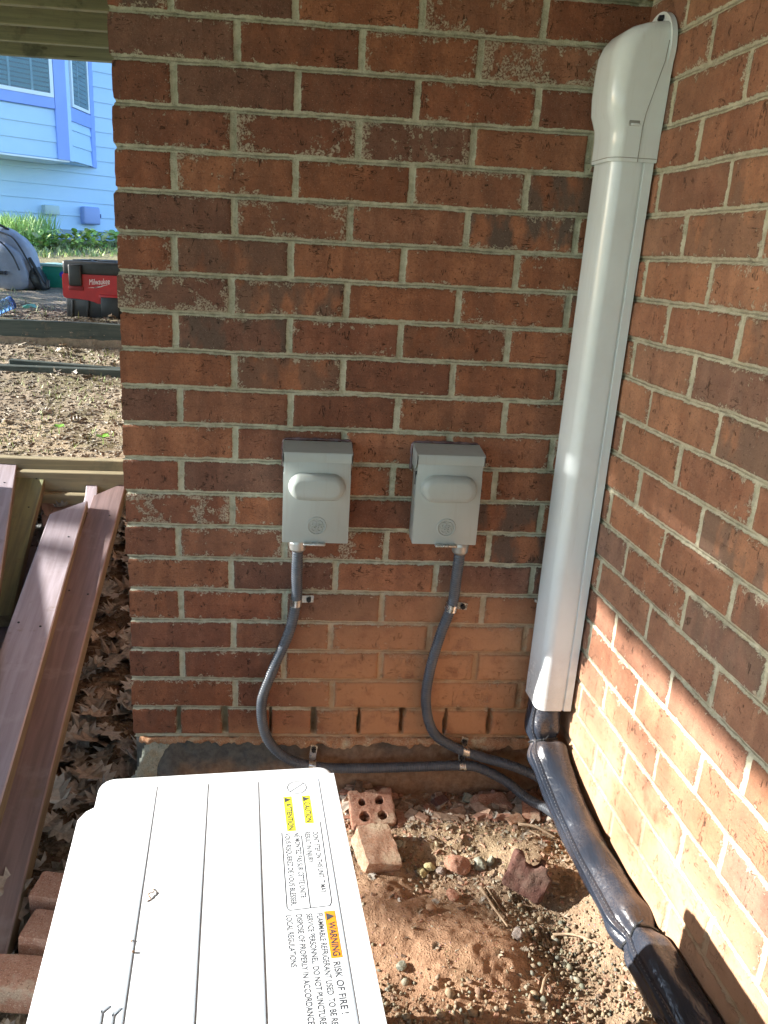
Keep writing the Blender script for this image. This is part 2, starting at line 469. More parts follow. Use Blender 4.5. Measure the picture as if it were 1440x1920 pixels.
M_PRINT = simple('grey print', (0.06, 0.066, 0.078), None, 0.5)
M_WHITEPRINT = simple('white print', (0.85, 0.84, 0.82), None, 0.5)
M_YELLOW = simple('yellow label', (0.90, 0.82, 0.04), None, 0.5)
M_ORANGE = simple('orange label', (0.90, 0.30, 0.02), None, 0.5)
def wood(name, c1, c2, c3, axis=0, rough=0.75):
    m = Nodes(name); v = m.obj()
    s = [60, 60, 60]; s[axis] = 3
    g = m.noise(1, 5, 0.6, m.mapping(v, tuple(s)), 0.4)
    col = m.mix(m.ramp(g, 0.35, 0.65), c1, c2)
    col = m.mix(m.math('MULTIPLY', m.ramp(m.noise(4.5, 5, 0.7, v), 0.52, 0.68), 0.7), col, c3)
    s2 = [x * 0.45 for x in s]; s2[axis] = 1.6
    col = m.mix(m.ramp(m.noise(1, 4, 0.7, m.mapping(v, tuple(s2))), 0.66, 0.72), col, tuple(x * 0.3 for x in c1))
    kv = m.n('TexVoronoi', {'Vector': m.mapping(v, tuple(7.0 if x > 10 else 3.2 for x in s)), 'Scale': 1.0}, feature='F1').outputs['Distance']
    col = m.mix(m.math('MULTIPLY', m.ramp(kv, 0.075, 0.045), 0.75), col, tuple(x * 0.28 for x in c1))
    col = m.mix(m.math('MULTIPLY', m.ramp(m.noise(11, 5, 0.75, v), 0.58, 0.70), 0.45), col, (0.20, 0.15, 0.10))
    m.set('Base Color', col); m.set('Roughness', rough); m.set('Specular IOR Level', 0.35)
    m.set('Normal', m.bump(m.math('ADD', g, m.math('MULTIPLY', m.noise(200, 3, 0.6, v), 0.3)), 0.5, 0.0015))
    return m.mat
M_RED_SKYTINT = wood('faded red with sky tint', (0.42, 0.37, 0.41), (0.34, 0.29, 0.31), (0.47, 0.43, 0.47), 1, 0.5)  # faded stain with the violet of sky light put into its colour
M_REDDARK = wood('dark red deck stain', (0.25, 0.18, 0.175), (0.18, 0.13, 0.125), (0.30, 0.25, 0.25), 1, 0.5)
M_WOODEDGE = wood('raw weathered board edge', (0.20, 0.155, 0.095), (0.13, 0.10, 0.065), (0.10, 0.10, 0.06), 1)
M_WOODGREEN = wood('mossy board', (0.20, 0.21, 0.13), (0.28, 0.30, 0.16), (0.16, 0.18, 0.12), 1)
M_JOIST = wood('treated deck joist', (0.34, 0.35, 0.22), (0.26, 0.27, 0.18), (0.08, 0.09, 0.07), 0)
M_DECK = wood('treated deck plank', (0.14, 0.14, 0.09), (0.10, 0.10, 0.065), (0.09, 0.09, 0.06), 1)
M_TIMBER = wood('pale edging timber', (0.34, 0.29, 0.18), (0.24, 0.21, 0.13), (0.15, 0.145, 0.095), 0)
M_TIMBER_DARK = wood('old green grey timber', (0.045, 0.062, 0.055), (0.075, 0.09, 0.078), (0.035, 0.045, 0.04), 0)
M_SIDING = simple('lap siding with blue shade tint', (0.52, 0.73, 0.95), (0.48, 0.70, 0.92), 0.55, 0, 2, 0.1, 40, 0.001)  # blue of the sky shade put into the siding colour
M_TRIM = simple('periwinkle trim', (0.28, 0.42, 0.88), (0.26, 0.39, 0.85), 0.5, 0, 3)
M_FRAME = simple('white window vinyl', (0.78, 0.86, 0.90), None, 0.4)
M_BLIND = simple('pale blind slat', (0.26, 0.50, 0.55), None, 0.6)
def glass_mat():
    m = Nodes('window glass')
    m.set('Base Color', (0.5, 0.65, 0.7, 1)); m.set('Roughness', 0.03); m.set('Transmission Weight', 0.85); m.set('IOR', 1.3)
    return m.mat
M_GLASS = glass_mat()
M_ROOMDARK = simple('dim room behind the blind', (0.05, 0.10, 0.12), None, 0.9)

# ------------------------------------------------------------------ brick walls
H = 0.0666
ZJ = [0.0, -0.066, -0.133, -0.199, -0.266, -0.333, -0.398, -0.464, -0.531, -0.598, -0.666, -0.733, -0.799, -0.865, -0.932,
      -0.999, -1.067, -1.132, -1.200, -1.268]     # bed joint k
def zj(k):
    if k < 0: return -k * H
    if k < len(ZJ): return ZJ[k]
    return ZJ[-1] - (k - len(ZJ) + 1) * H

def wall_fields(S, Z, jointfn, grey_of, palette_seed, top_k, bot_k, rowlock=None, joint=0.0061):
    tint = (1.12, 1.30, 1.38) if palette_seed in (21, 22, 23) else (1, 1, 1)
    """S along the wall, Z height; returns edge distance, bed distance, colours..."""
    rng = random.Random(palette_seed)
    ny, nx = S.shape
    edge = np.full(S.shape, -0.01); bed = np.full(S.shape, 0.02)
    col = np.zeros(S.shape + (4,)); grey = np.zeros(S.shape); eff = np.zeros(S.shape); lift = np.zeros(S.shape); gap = np.zeros(S.shape)
    wz = Z + 0.0022 * vn(S, Z, 9, 3) + 0.0012 * vn(S, Z, 45, 4)
    ws = S + 0.0016 * vn(S, Z, 30, 5)
    zrow = Z[:, 0]
    pal = [((0.33, 0.128, 0.064), 5), ((0.28, 0.105, 0.057), 5), ((0.37, 0.155, 0.082), 4), ((0.22, 0.088, 0.054), 4), ((0.30, 0.135, 0.080), 3), ((0.165, 0.092, 0.070), 2)]
    pal = [c for c, w in pal for _ in range(w)]
    for k in range(top_k, bot_k + 1):
        za, zb = zj(k - 1), zj(k)
        r = np.where((zrow <= za + 0.001) & (zrow > zb - 0.001))[0]
        if len(r) == 0: continue
        sl = slice(r[0], r[-1] + 1)
        s = ws[sl]; z = wz[sl]
        dz = np.minimum(za - z, z - zb) - joint * (0.75 + 0.0)
        js, isrow = (rowlock, True) if (rowlock is not None and k == 20) else (jointfn(k), False)
        js = np.array(sorted(js))
        idx = np.clip(np.searchsorted(js, s) - 1, 0, len(js) - 2)
        jw = 0.0058 if not isrow else (0.0040 + 0.0045 * vn(s, z, 30, 71) + np.array([0.0, 0.001, 0.002, -0.001, 0.0008, -0.0006, 0.0015, -0.0014, 0.0005, -0.0008, 0.001, 0, 0])[np.minimum(np.round(s / 0.0945).astype(int), 12)])
        dl = s - js[idx]; dr = js[idx + 1] - s
        ds = np.minimum(dl, dr) - jw
        e = np.where(np.minimum(ds, dz) > 0, np.minimum(ds, dz), np.minimum(ds, dz))
        edge[sl] = e
        bed[sl] = np.minimum(za - z, z - zb) * np.where(za - z < z - zb, 1, -1)
        if isrow:
            g = sstep(0.0, -0.0016, ds) * sstep(0.004, 0.010, z - zb)
            gap[sl] = g
        n = len(js) - 1
        cols = []; gs = []; es = []; lf = []; tx = []
        for i in range(n):
            c = rng.choice(pal); f = rng.uniform(0.82, 1.15)
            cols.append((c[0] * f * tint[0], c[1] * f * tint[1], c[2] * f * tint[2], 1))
            mid = (js[i] + js[i + 1]) / 2
            gg = grey_of(k, mid)
            gs.append(gg if gg is not None else (0.9 if rng.random() < 0.16 else rng.uniform(0, 0.25)))
            es.append(rng.uniform(0.7, 1.2) if rng.random() < (0.11 if tint[1] == 1 else 0.03) else max(0, rng.gauss(0.12, 0.30))); lf.append(rng.uniform(-0.0012, 0.0012)); tx.append(rng.uniform(-0.01, 0.01))
        cols = np.array(cols)[idx]; col[sl] = cols
        grey[sl] = np.array(gs)[idx]; eff[sl] = np.array(es)[idx]
        lift[sl] = np.array(lf)[idx] + np.array(tx)[idx] * (dl - dr) * 0.5
    return edge, bed, col, grey, eff, lift, gap

def build_wall(name, parent, origin, du, nrm, s0, s1, z0, z1, res, jointfn, grey_of, seed, top_k, bot_k, rowlock=None, stainfn=None, flip=False, dustfn=None, edgefn=None):
    ss = np.arange(s0, s1 + res * 0.5, res); zz = np.arange(z1, z0 - res * 0.5, -res)
    S, Z = np.meshgrid(ss, zz)
    edge, bed, col, grey, eff, lift, gap = wall_fields(S, Z, jointfn, grey_of, seed, top_k, bot_k, rowlock)
    depth = 0.0042
    ins = sstep(-0.0016, 0.0012, edge)
    h = -depth * (1 - ins) + lift * ins
    h = h + 0.0009 * fbm(S, Z, 60, 3, 9) * ins
    rounded = sstep(0.006, 0.0, edge) * ins
    h = h - 0.0012 * rounded
    h = h - 0.0010 * (1 - ins) * sstep(0.0016, 0.0002, np.abs(bed)) + 0.0012 * fbm(S, Z, 120, 2, 11) * (1 - ins)
    h = h - 0.035 * gap
    if edgefn is not None:                          # ragged free end of the wall
        S = edgefn(S, Z, ss)
    O = Vector(origin); D = Vector(du); N = Vector(nrm)
    X = O.x + D.x * S + N.x * h; Y = O.y + D.y * S + N.y * h; ZZ = O.z + Z + N.z * h
    stain = stainfn(S, Z) if stainfn else np.zeros(S.shape)
    moss = np.zeros(S.shape)
    if name == 'wall': moss = np.clip(1 - (np.abs(S - s1) if True else 0) / 0.16, 0, 1) * sstep(-0.05, 0.12, Z) * 1.0
    return grid_mesh(name, X, Y, ZZ, M_BRICK, parent, {
        'edge': ('FLOAT', edge), 'bed': ('FLOAT', bed), 'bcol': ('FLOAT_COLOR', col), 'grey': ('FLOAT', grey),
        'eff': ('FLOAT', eff), 'stain': ('FLOAT', stain), 'moss': ('FLOAT', moss), 'dust': ('FLOAT', dustfn(S, Z) if dustfn else np.zeros(S.shape))}, flip=flip)

UX = 0.8854; SL = 0.0418
house = thing('brick_house', 'red brick house corner with two walls meeting behind the white pipe cover', 'house', (0.45, 0.0, -1.5))

rj = random.Random(3)
JIT = {k: [rj.uniform(-0.004, 0.004) for _ in range(14)] for k in range(-30, 40)}
def back_joints(k):
    off = 0.0 if k % 2 == 1 else -0.5
    base = [(i + off) * 0.203 + JIT[k][i] for i in range(0 if off == 0 else 1, 6)]
    if off == 0: base[0] = -0.012
    else: base = [-0.012] + base
    drift = 0.003 * math.sin(k * 0.7)
    return [base[0]] + [b + drift for b in base[1:]] + [1.15, 1.35]
greyB = {(5, 3): 1.0, (7, 1): 0.75, (8, 1): 0.9, (6, 1): 0.55, (9, 1): 0.6, (8, 3): 0.3}
def grey_back(k, mid):
    i = int(mid / 0.203 - (0 if k % 2 else -0.5) + 1e-3) if k % 2 == 0 else int(mid / 0.203)
    if k % 2 == 0: i = int((mid + 0.1) / 0.203)
    return greyB.get((k, i), 0.12 if mid < 0.9 and (k, i) not in greyB and (k * 7 + i * 3) % 5 else None)
row_j = [-0.012] + [0.0905 + i * 0.0945 + JIT[20][i] * 0.4 for i in range(11)]
def stain_glow_back(S, Z):
    a = sstep(-0.94, -1.16, Z + 0.10 * vn(S, Z, 6, 21)) * sstep(0.26, 0.52, S + 0.10 * vn(S, Z, 5, 22))  # clay splash, widened by orange bounce glow put into the colour
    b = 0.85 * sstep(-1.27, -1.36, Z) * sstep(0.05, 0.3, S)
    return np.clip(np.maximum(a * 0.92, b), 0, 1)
def back_edge(S, Z, ss):
    # the free corner: each brick ends a little differently, joints set back
    k = np.floor(-Z / H)
    off = (_h(k.astype(np.int64), k.astype(np.int64) * 0 + 5, 2) - 0.5) * 0.006
    frac = (-Z / H) % 1.0
    back = 0.0026 * (1 - sstep(0.055, 0.085, np.minimum(frac, 1 - frac) + 0.03 * vn(S, Z, 60, 31)))
    e = off + back + 0.0015 * vn(S * 0, Z, 80, 8) + 0.005 - 0.0085 * sstep(0.0, -1.1, Z)
    w = sstep(0.03, 0.0, S)
    return S + e * w
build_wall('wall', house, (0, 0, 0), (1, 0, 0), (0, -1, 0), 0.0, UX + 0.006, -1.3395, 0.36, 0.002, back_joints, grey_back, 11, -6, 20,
           rowlock=row_j, stainfn=stain_glow_back, flip=True, edgefn=back_edge)
# upper storey of the same wall, coarser
build_wall('wall', house, (0, 0.001, 0), (1, 0, 0), (0, -1, 0), 0.0, UX + 0.006, 0.364, 1.6, 0.006, back_joints, grey_back, 12, -25, -4, flip=True)

dn = Vector((SL, -1, 0)).normalized()        # along the right wall towards the camera
rn = Vector((-1, -SL, 0)).normalized()       # its outward normal
A0, B0 = 0.6275, 1.0903
firstw = {3: 1.13, 5: 1.17, 7: 1.10, 9: 1.07}
def right_joints(k):
    a = A0 if k % 2 == 0 else B0
    a = firstw.get(k, a)
    js = [(a + i) * 0.203 + JIT[k][(i + 5) % 14] * (1.4 if i > 1 else 0.8) for i in range(-2, 12)]
    return [-0.3] + js + [3.0]
greyR = {(9, 2): 0.8, (4, 1): 0.6, (8, 2): 0.7, (7, 2): 0.6, (11, 2): 0.8, (12, 2): 0.6, (5, 1): 0.5, (13, 2): 0.6}
def grey_right(k, mid):
    i = int(mid / 0.203 - 0.3)
    return greyR.get((k, i), 0.1)
def stain_right(S, Z):
    a = sstep(-1.20, -1.40, Z + 0.06 * vn(S, Z, 8, 41))
    b = 0.35 * sstep(-1.0, -1.2, Z + 0.25 * S + 0.05 * vn(S, Z, 9, 43))
    return np.clip(np.maximum(a, b), 0, 1)
def dust_right(S, Z):
    return np.clip(0.85 * sstep(-0.98, -1.26, Z + 0.10 * S + 0.07 * vn(S, Z, 7, 44)) + 0.12, 0, 0.9)
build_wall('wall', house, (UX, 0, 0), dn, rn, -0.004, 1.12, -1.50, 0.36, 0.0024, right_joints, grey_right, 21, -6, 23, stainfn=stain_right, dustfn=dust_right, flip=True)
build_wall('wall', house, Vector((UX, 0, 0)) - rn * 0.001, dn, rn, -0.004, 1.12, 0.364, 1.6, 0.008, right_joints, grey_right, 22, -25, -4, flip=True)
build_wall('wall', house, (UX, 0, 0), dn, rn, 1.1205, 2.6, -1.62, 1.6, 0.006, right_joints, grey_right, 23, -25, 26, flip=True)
# return wall round the free corner, seen only from the left
build_wall('wall', house, (0.013, 0, 0), (0, 1, 0), (-1, 0, 0), 0.004, 3.2, -1.339, 1.6, 0.008, lambda k: [-0.3] + [(i + (0.5 if k % 2 else 0)) * 0.203 for i in range(18)] + [4.5], lambda k, m: 0.1, 31, -25, 20)
bm = bmesh.new()
add_box(bm, (0.47, 0.16, 0.13), (0.88, 0.24, 2.92))
add_box(bm, (0.10, 1.70, 0.13), (0.16, 2.9, 2.92))
obj_bm('core_masonry', bm, M_FOUND, house)
bm = bmesh.new()
pts = []
for s, o in ((-0.02, -0.05), (2.6, -0.05), (2.6, -0.25), (-0.3, -0.25)):
    p = Vector((UX, 0, -1.7)) + dn * s + rn * o; pts.append(p)
prism(bm, pts, (0, 0, 0), (0, 0, 3.28))
obj_bm('core_masonry', bm, M_FOUND, house)

# bedding mortar squeezed out under the rowlock course, and the rough foundation under it
xs = np.arange(0.008, UX + 0.02, 0.003); n = len(xs)
drip = 0.019 + 0.026 * (vn(xs, xs * 0, 19, 3) + 0.3) + 0.016 * vn(xs, xs * 0, 60, 5) + 0.008 * vn(xs, xs * 0, 170, 7)
drip = np.clip(drip, 0.006, 0.05)
prof = [(0.000, 0.0), (-0.006, -0.15), (-0.010, -0.45), (-0.008, -0.8), (0.004, -1.0), (0.03, -1.0)]
X = np.zeros((len(prof), n)); Y = X.copy(); Z = X.copy()
for j, (oy, oz) in enumerate(prof):
    X[j] = xs; Y[j] = oy + 0.010 * vn(xs, xs * 0 + j, 40, 8) + 0.005 * vn(xs, xs * 0 + j, 140, 9) + 0.003; Z[j] = -1.3375 + oz * drip
grid_mesh('bedding_mortar', X, Y, Z, rubble_mat('squeezed mortar', (0.36, 0.17, 0.085), (0.46, 0.27, 0.16), (0.52, 0.42, 0.28), scale=70), house)
xs = np.arange(0.0, UX + 0.02, 0.004); zs = np.arange(-1.335, -1.62, -0.004)
X, Z = np.meshgrid(xs, zs)
und = 0.020 - 0.030 * sstep(-1.36, -1.46, Z) + 0.018 * fbm(X, Z, 14, 4, 5)
und = und - 0.018 * sstep(0.16, 0.02, X)
f1 = grid_mesh('foundation', X, 0.006 + und, Z, M_FOUND, house, flip=False)
ys = np.arange(0.0, 3.2, 0.02); zs = np.arange(-1.33, -1.7, -0.02)
Yg, Zg = np.meshgrid(ys, zs)
grid_mesh('foundation', 0.012 + 0.02 * fbm(Yg, Zg, 8, 3, 6) - 0.03 * sstep(-1.36, -1.5, Zg), Yg + 0.01, Zg, M_FOUND, house)
# pale rough mortar lump at the free corner of the foundation
xs = np.arange(-0.055, 0.075, 0.004); zs = np.arange(-1.345, -1.56, -0.004)
X, Z = np.meshgrid(xs, zs)
t = (-1.345 - Z) / 0.2
Y = -0.004 - 0.05 * t + 0.05 * ((X - 0.02 + 0.03 * t) / 0.07) ** 2 + 0.012 * fbm(X, Z, 30, 4, 7)
keep = (X[:-1, :-1] > (0.02 - 0.075 * t[:-1, :-1]) + 0.01 * vn(X, Z, 40, 3)[:-1, :-1])
grid_mesh('corner_mortar', X, Y, Z, M_FOUND_PALE, house, keep=keep)

# ------------------------------------------------------------------ ground
def axis(parts):
    out = []
    for a, b, d in parts: out += list(np.arange(a, b - d * 0.01, d))
    return np.array(out + [parts[-1][1]])
gx = axis([(-80, -8, 9), (-8, -3, 0.25), (-3, -0.9, 0.03), (-0.9, 0.36, 0.01), (0.36, 0.95, 0.004), (0.95, 8, 0.35), (8, 80, 9)])
gy = axis([(-80, -5, 9), (-5, -1.2, 0.2), (-1.2, -0.7, 0.02), (-0.7, 0.02, 0.004), (0.02, 1.36, 0.011), (1.36, 1.40, 0.004), (1.40, 2.62, 0.014), (2.62, 2.68, 0.006), (2.68, 9, 0.06), (9, 80, 6)])
YP = [-90, -3, -0.6, 0.0, 0.5, 1.0, 1.30, 1.372, 1.392, 1.9, 2.3, 2.60, 2.648, 2.665, 3.2, 4.3, 6.0, 7.8, 12, 90]
ZP = [-1.62, -1.56, -1.485, -1.485, -1.46, -1.36, -1.27, -1.26, -1.118, -1.03, -0.945, -0.865, -0.86, -0.768, -0.745, -0.70, -0.53, -0.36, -0.3, -0.3]
def bump2(x, y, cx, cy, rx, ry, h, p=2.0):
    return h * np.exp(-(((x - cx) / rx) ** 2 + ((y - cy) / ry) ** 2) ** (p / 2))
def ground_z(x, y):
    x = np.asarray(x, float); y = np.asarray(y, float)
    yy = y + 0.02 * vn(x, y, 1.5, 1) * sstep(1.6, 1.2, y) 
    z = np.interp(yy, YP, ZP)
    far = sstep(0.9, 2.5, np.abs(x)) * sstep(1.5, 5, y)
    z = z + 0.014 * fbm(x, y, 4, 3, 2) + 0.006 * fbm(x, y, 30, 3, 12)
    near = (x > 0.3) & (y < 0.1) & (y > -0.9)
    m = bump2(x, y, 0.62, -0.46, 0.13, 0.10, 0.042) + bump2(x, y, 0.50, -0.34, 0.08, 0.09, 0.028) + bump2(x, y, 0.66, -0.13, 0.15, 0.05, 0.018) \
        + bump2(x, y, 0.80, -0.22, 0.06, 0.07, 0.026) + bump2(x, y, 0.90, -0.42, 0.05, 0.2, 0.05) + bump2(x, y, 0.47, -0.02, 0.05, 0.03, 0.03) \
        + bump2(x, y, 0.88, -0.02, 0.06, 0.05, 0.015)
    m = m - bump2(x, y, 0.60, -0.27, 0.06, 0.035, 0.010) - bump2(x, y, 0.80, -0.41, 0.05, 0.07, 0.012)
    z = z + np.where(near, m + 0.004 * fbm(x, y, 90, 3, 14) + 0.003 * np.abs(fbm(x, y, 35, 3, 15)), 0)
    return z
X, Y = np.meshgrid(gx, gy)
Z = ground_z(X, Y)
def lerp3(a, b, t): return a * (1 - t[..., None]) + np.array(b) * t[..., None]
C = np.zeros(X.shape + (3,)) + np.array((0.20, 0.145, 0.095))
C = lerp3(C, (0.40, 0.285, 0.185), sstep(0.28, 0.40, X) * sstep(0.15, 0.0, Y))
clay = np.clip(bump2(X, Y, 0.61, -0.47, 0.16, 0.11, 1.5) + bump2(X, Y, 0.50, -0.33, 0.09, 0.09, 1.3) + 0.5 * fbm(X, Y, 14, 3, 51), 0, 1)
C = lerp3(C, (0.45, 0.26, 0.155), clay * sstep(0.28, 0.40, X))
C = lerp3(C, (0.44, 0.33, 0.20), np.clip(bump2(X, Y, 0.72, -0.15, 0.16, 0.07, 1.2) + 0.4 * fbm(X, Y, 18, 3, 52), 0, 1) * sstep(0.28, 0.40, X) * 0.8)
C = lerp3(C, (0.40, 0.24, 0.16), sstep(-0.09, -0.02, Y + 0.03 * vn(X, Y, 20, 5)) * sstep(0.4, 0.5, X) * sstep(0.1, 0.02, Y))
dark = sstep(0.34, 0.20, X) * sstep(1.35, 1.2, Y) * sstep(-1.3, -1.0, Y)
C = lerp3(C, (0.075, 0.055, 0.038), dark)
ter = sstep(1.38, 1.42, Y) * sstep(5.5, 4.5, Y)
C = lerp3(C, (0.32, 0.27, 0.20), ter)
C = lerp3(C, (0.42, 0.34, 0.22), ter * np.clip(0.5 + 1.5 * fbm(X, Y, 3, 3, 60), 0, 1) * sstep(2.1, 1.6, Y))
C = lerp3(C, (0.12, 0.13, 0.065), ter * np.clip(0.1 + 1.6 * fbm(X, Y, 7, 3, 61), 0, 1) * 0.8)
C = lerp3(C, (0.24, 0.23, 0.11), sstep(4.8, 6.5, Y))
C = lerp3(C, (0.15, 0.20, 0.09), sstep(-1.0, -1.6, Y) * 0.85)
C = lerp3(C, (0.13, 0.22, 0.07), sstep(2, 4, np.hypot(X, Y)) * sstep(0.0, -1.5, Y) * 0.85)
C = lerp3(C, (0.12, 0.16, 0.05), sstep(8, 12, np.hypot(X, Y)) * 0.7)
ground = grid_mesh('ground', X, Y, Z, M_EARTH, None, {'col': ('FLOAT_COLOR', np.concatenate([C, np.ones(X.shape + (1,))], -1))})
tag(ground, kind='structure')
def gz(x, y): return float(ground_z(np.array([x]), np.array([y]))[0])

# ------------------------------------------------------------------ scatter helpers
def ico(sub=1):
    bm = bmesh.new(); bmesh.ops.create_icosphere(bm, subdivisions=sub, radius=1)
    V = np.array([v.co[:] for v in bm.verts]); F = np.array([[v.index for v in f.verts] for f in bm.faces]); bm.free()
    return V, F
def rotm(rs, n):
    q = rs.normal(size=(n, 4)); q /= np.linalg.norm(q, axis=1)[:, None]
    w, x, y, z = q.T
    return np.stack([np.stack([1 - 2 * (y * y + z * z), 2 * (x * y - z * w), 2 * (x * z + y * w)], -1),
                     np.stack([2 * (x * y + z * w), 1 - 2 * (x * x + z * z), 2 * (y * z - x * w)], -1),
                     np.stack([2 * (x * z - y * w), 2 * (y * z + x * w), 1 - 2 * (x * x + y * y)], -1)], -2)
def scatter_mesh(name, V, F, pos, R, scl, cols, mat, label=None, smooth=True, kind='stuff'):
    n = len(pos); nv = V.shape[-2]
    co = np.einsum('nij,nvj->nvi', R, V[None] * scl[:, None, :] if V.ndim == 2 else V * scl[:, None, :]) + pos[:, None, :]
    fi = (F[None] + (np.arange(n) * nv)[:, None, None]).reshape(-1, F.shape[1])
    me = bpy.data.meshes.new(name)
    me.vertices.add(n * nv); me.vertices.foreach_set('co', co.astype(np.float32).ravel())
    me.loops.add(fi.size); me.loops.foreach_set('vertex_index', fi.ravel().astype(np.int32))
    me.polygons.add(len(fi)); me.polygons.foreach_set('loop_start', np.arange(0, fi.size, F.shape[1], dtype=np.int32))
    me.polygons.foreach_set('use_smooth', np.full(len(fi), smooth))
    me.update(calc_edges=True)
    at = me.attributes.new('col', 'FLOAT_COLOR', 'POINT')
    cc = np.concatenate([np.repeat(cols, nv, 0), np.ones((n * nv, 1))], 1)
    at.data.foreach_set('color', cc.astype(np.float32).ravel())
    me.materials.append(mat)
    o = link(bpy.data.objects.new(name, me))
    tag(o, label, kind=kind)
    return o
rs = np.random.RandomState(5)

# gravel: rounded pea stones in the drifts between the clay mounds
def gravel_density(x, y):
    def seg(ax, ay, bx, by, w):
        t = np.clip(((x - ax) * (bx - ax) + (y - ay) * (by - ay)) / ((bx - ax) ** 2 + (by - ay) ** 2), 0, 1)
        d = np.hypot(x - ax - t * (bx - ax), y - ay - t * (by - ay))
        return np.exp(-(d / w) ** 2)
    d = seg(0.575, -0.225, 0.645, -0.285, 0.028) * 0.8 + seg(0.74, -0.35, 0.80, -0.43, 0.042) * 1.6 + seg(0.80, -0.43, 0.83, -0.53, 0.06) * 1.4 \
        + seg(0.42, -0.56, 0.95, -0.60, 0.055) * 1.3 + seg(0.44, -0.50, 0.56, -0.56, 0.03) * 1.5 + seg(0.50, -0.16, 0.57, -0.21, 0.03) * 0.35 + seg(0.89, -0.22, 0.90, -0.50, 0.03) * 0.5
    return d + 0.02
N = 42000
px = rs.uniform(0.40, 0.915, N); py = rs.uniform(-0.74, -0.01, N)
keep = rs.rand(N) < gravel_density(px, py) * 0.135 * (0.4 + 1.2 * (vn(px, py, 25, 6) + 0.5))
px, py = px[keep], py[keep]; n = len(px)
V, F = ico(1)
sz = np.exp(rs.normal(math.log(0.0024), 0.42, n)); sz = np.clip(sz, 0.0015, 0.0085)
scl = sz[:, None] * rs.uniform(0.5, 1.35, (n, 3))
pz = ground_z(px, py) + sz * rs.uniform(0.0, 0.8, n) + 0.004 * rs.rand(n) * np.clip(gravel_density(px, py), 0, 1)
pal = np.array([(0.33, 0.30, 0.19), (0.27, 0.265, 0.185), (0.38, 0.32, 0.20), (0.21, 0.225, 0.165), (0.40, 0.37, 0.27), (0.32, 0.24, 0.14), (0.34, 0.20, 0.13), (0.26, 0.27, 0.22)])
cols = pal[rs.randint(0, len(pal), n)] * rs.uniform(0.6, 1.05, (n, 1))
dusty = (rs.rand(n) < 0.6)[:, None]; cols = np.where(dusty, cols * 0.45 + np.array((0.36, 0.24, 0.145)) * 0.55, cols)
scatter_mesh('gravel', V + 0.12 * np.sin(V[:, [1, 2, 0]] * 3.1), F, np.stack([px, py, pz], 1), rotm(rs, n), scl, cols, M_PEBBLE,
             'rounded pea gravel strewn between orange clay mounds below the walls')

# crumbs of clay, bark and brick
def chips(name, x0, x1, y0, y1, n, pal, s, dens=None, flat=0.35, label=None, lift=0.3, stretch=(0.5, 1.6)):
    x = rs.uniform(x0, x1, n); y = rs.uniform(y0, y1, n)
    if dens is not None:
        k = rs.rand(n) < dens(x, y); x, y = x[k], y[k]
    n = len(x)
    Vc = np.array([(-1, -1, -1), (1, -1, -1), (1, 1, -1), (-1, 1, -1), (-.7, -.8, 1), (.8, -.6, 1), (.6, .9, 1), (-.9, .6, 1)], float)
    Fc = np.array([(0, 3, 2, 1), (4, 5, 6, 7), (0, 1, 5, 4), (1, 2, 6, 5), (2, 3, 7, 6), (3, 0, 4, 7)])
    sz_ = np.minimum(np.exp(rs.normal(math.log(s), 0.5, n)), 2.1 * s)
    sc_ = sz_[:, None] * np.stack([rs.uniform(0.7, stretch[1] * 1.4, n), rs.uniform(stretch[0], 1.0, n), rs.uniform(flat * 0.5, flat * 1.6, n)], 1)
    a = rs.uniform(0, 2 * PI, n); tl = rs.normal(0, 0.3, (n, 2))
    Rz = np.zeros((n, 3, 3)); Rz[:, 0, 0] = np.cos(a); Rz[:, 0, 1] = -np.sin(a); Rz[:, 1, 0] = np.sin(a); Rz[:, 1, 1] = np.cos(a); Rz[:, 2, 2] = 1
    Rx = np.zeros((n, 3, 3)); Rx[:, 0, 0] = 1; Rx[:, 1, 1] = np.cos(tl[:, 0]); Rx[:, 1, 2] = -np.sin(tl[:, 0]); Rx[:, 2, 1] = np.sin(tl[:, 0]); Rx[:, 2, 2] = np.cos(tl[:, 0])
    R = np.einsum('nij,njk->nik', Rz, Rx)
    Vn = Vc[None] * (1 + rs.uniform(-0.35, 0.35, (n, 8, 3)))
    pal = np.array(pal)
    c = pal[rs.randint(0, len(pal), n)] * rs.uniform(0.7, 1.25, (n, 1))
    return scatter_mesh(name, Vn, Fc, np.stack([x, y, ground_z(x, y) + sc_[:, 2] * lift], 1), R, sc_, c, M_CHIP, label, smooth=False)
def dens_near(x, y):
    back = sstep(-0.16, -0.03, y + 0.03 * vn(x, y, 20, 3))
    return np.clip(0.18 + 0.9 * back + 0.7 * np.clip(fbm(x, y, 12, 2, 9), 0, 1) - 0.9 * np.clip(bump2(x, y, 0.61, -0.46, 0.13, 0.10, 1.0), 0, 1) - 0.5 * bump2(x, y, .5, -.33, .07, .08, 1), 0.03, 1)
chips('rubble_crumbs', 0.40, 0.915, -0.74, 0.0, 17000, [(0.40, 0.20, 0.12), (0.34, 0.24, 0.15), (0.46, 0.34, 0.22), (0.20, 0.12, 0.08), (0.50, 0.26, 0.17), (0.14, 0.09, 0.06), (0.44, 0.40, 0.30)], 0.0019,
      dens_near, 0.5, 'brick crumbs, bark and clay bits scattered over the bare earth')
chips('brick_debris', 0.44, 0.90, -0.10, -0.01, 420, [(0.44, 0.21, 0.14), (0.40, 0.25, 0.17), (0.36, 0.19, 0.12), (0.50, 0.42, 0.34), (0.24, 0.15, 0.10)], 0.0075, None, 0.35,
      'flat broken brick and mortar flakes lying along the foundation foot')
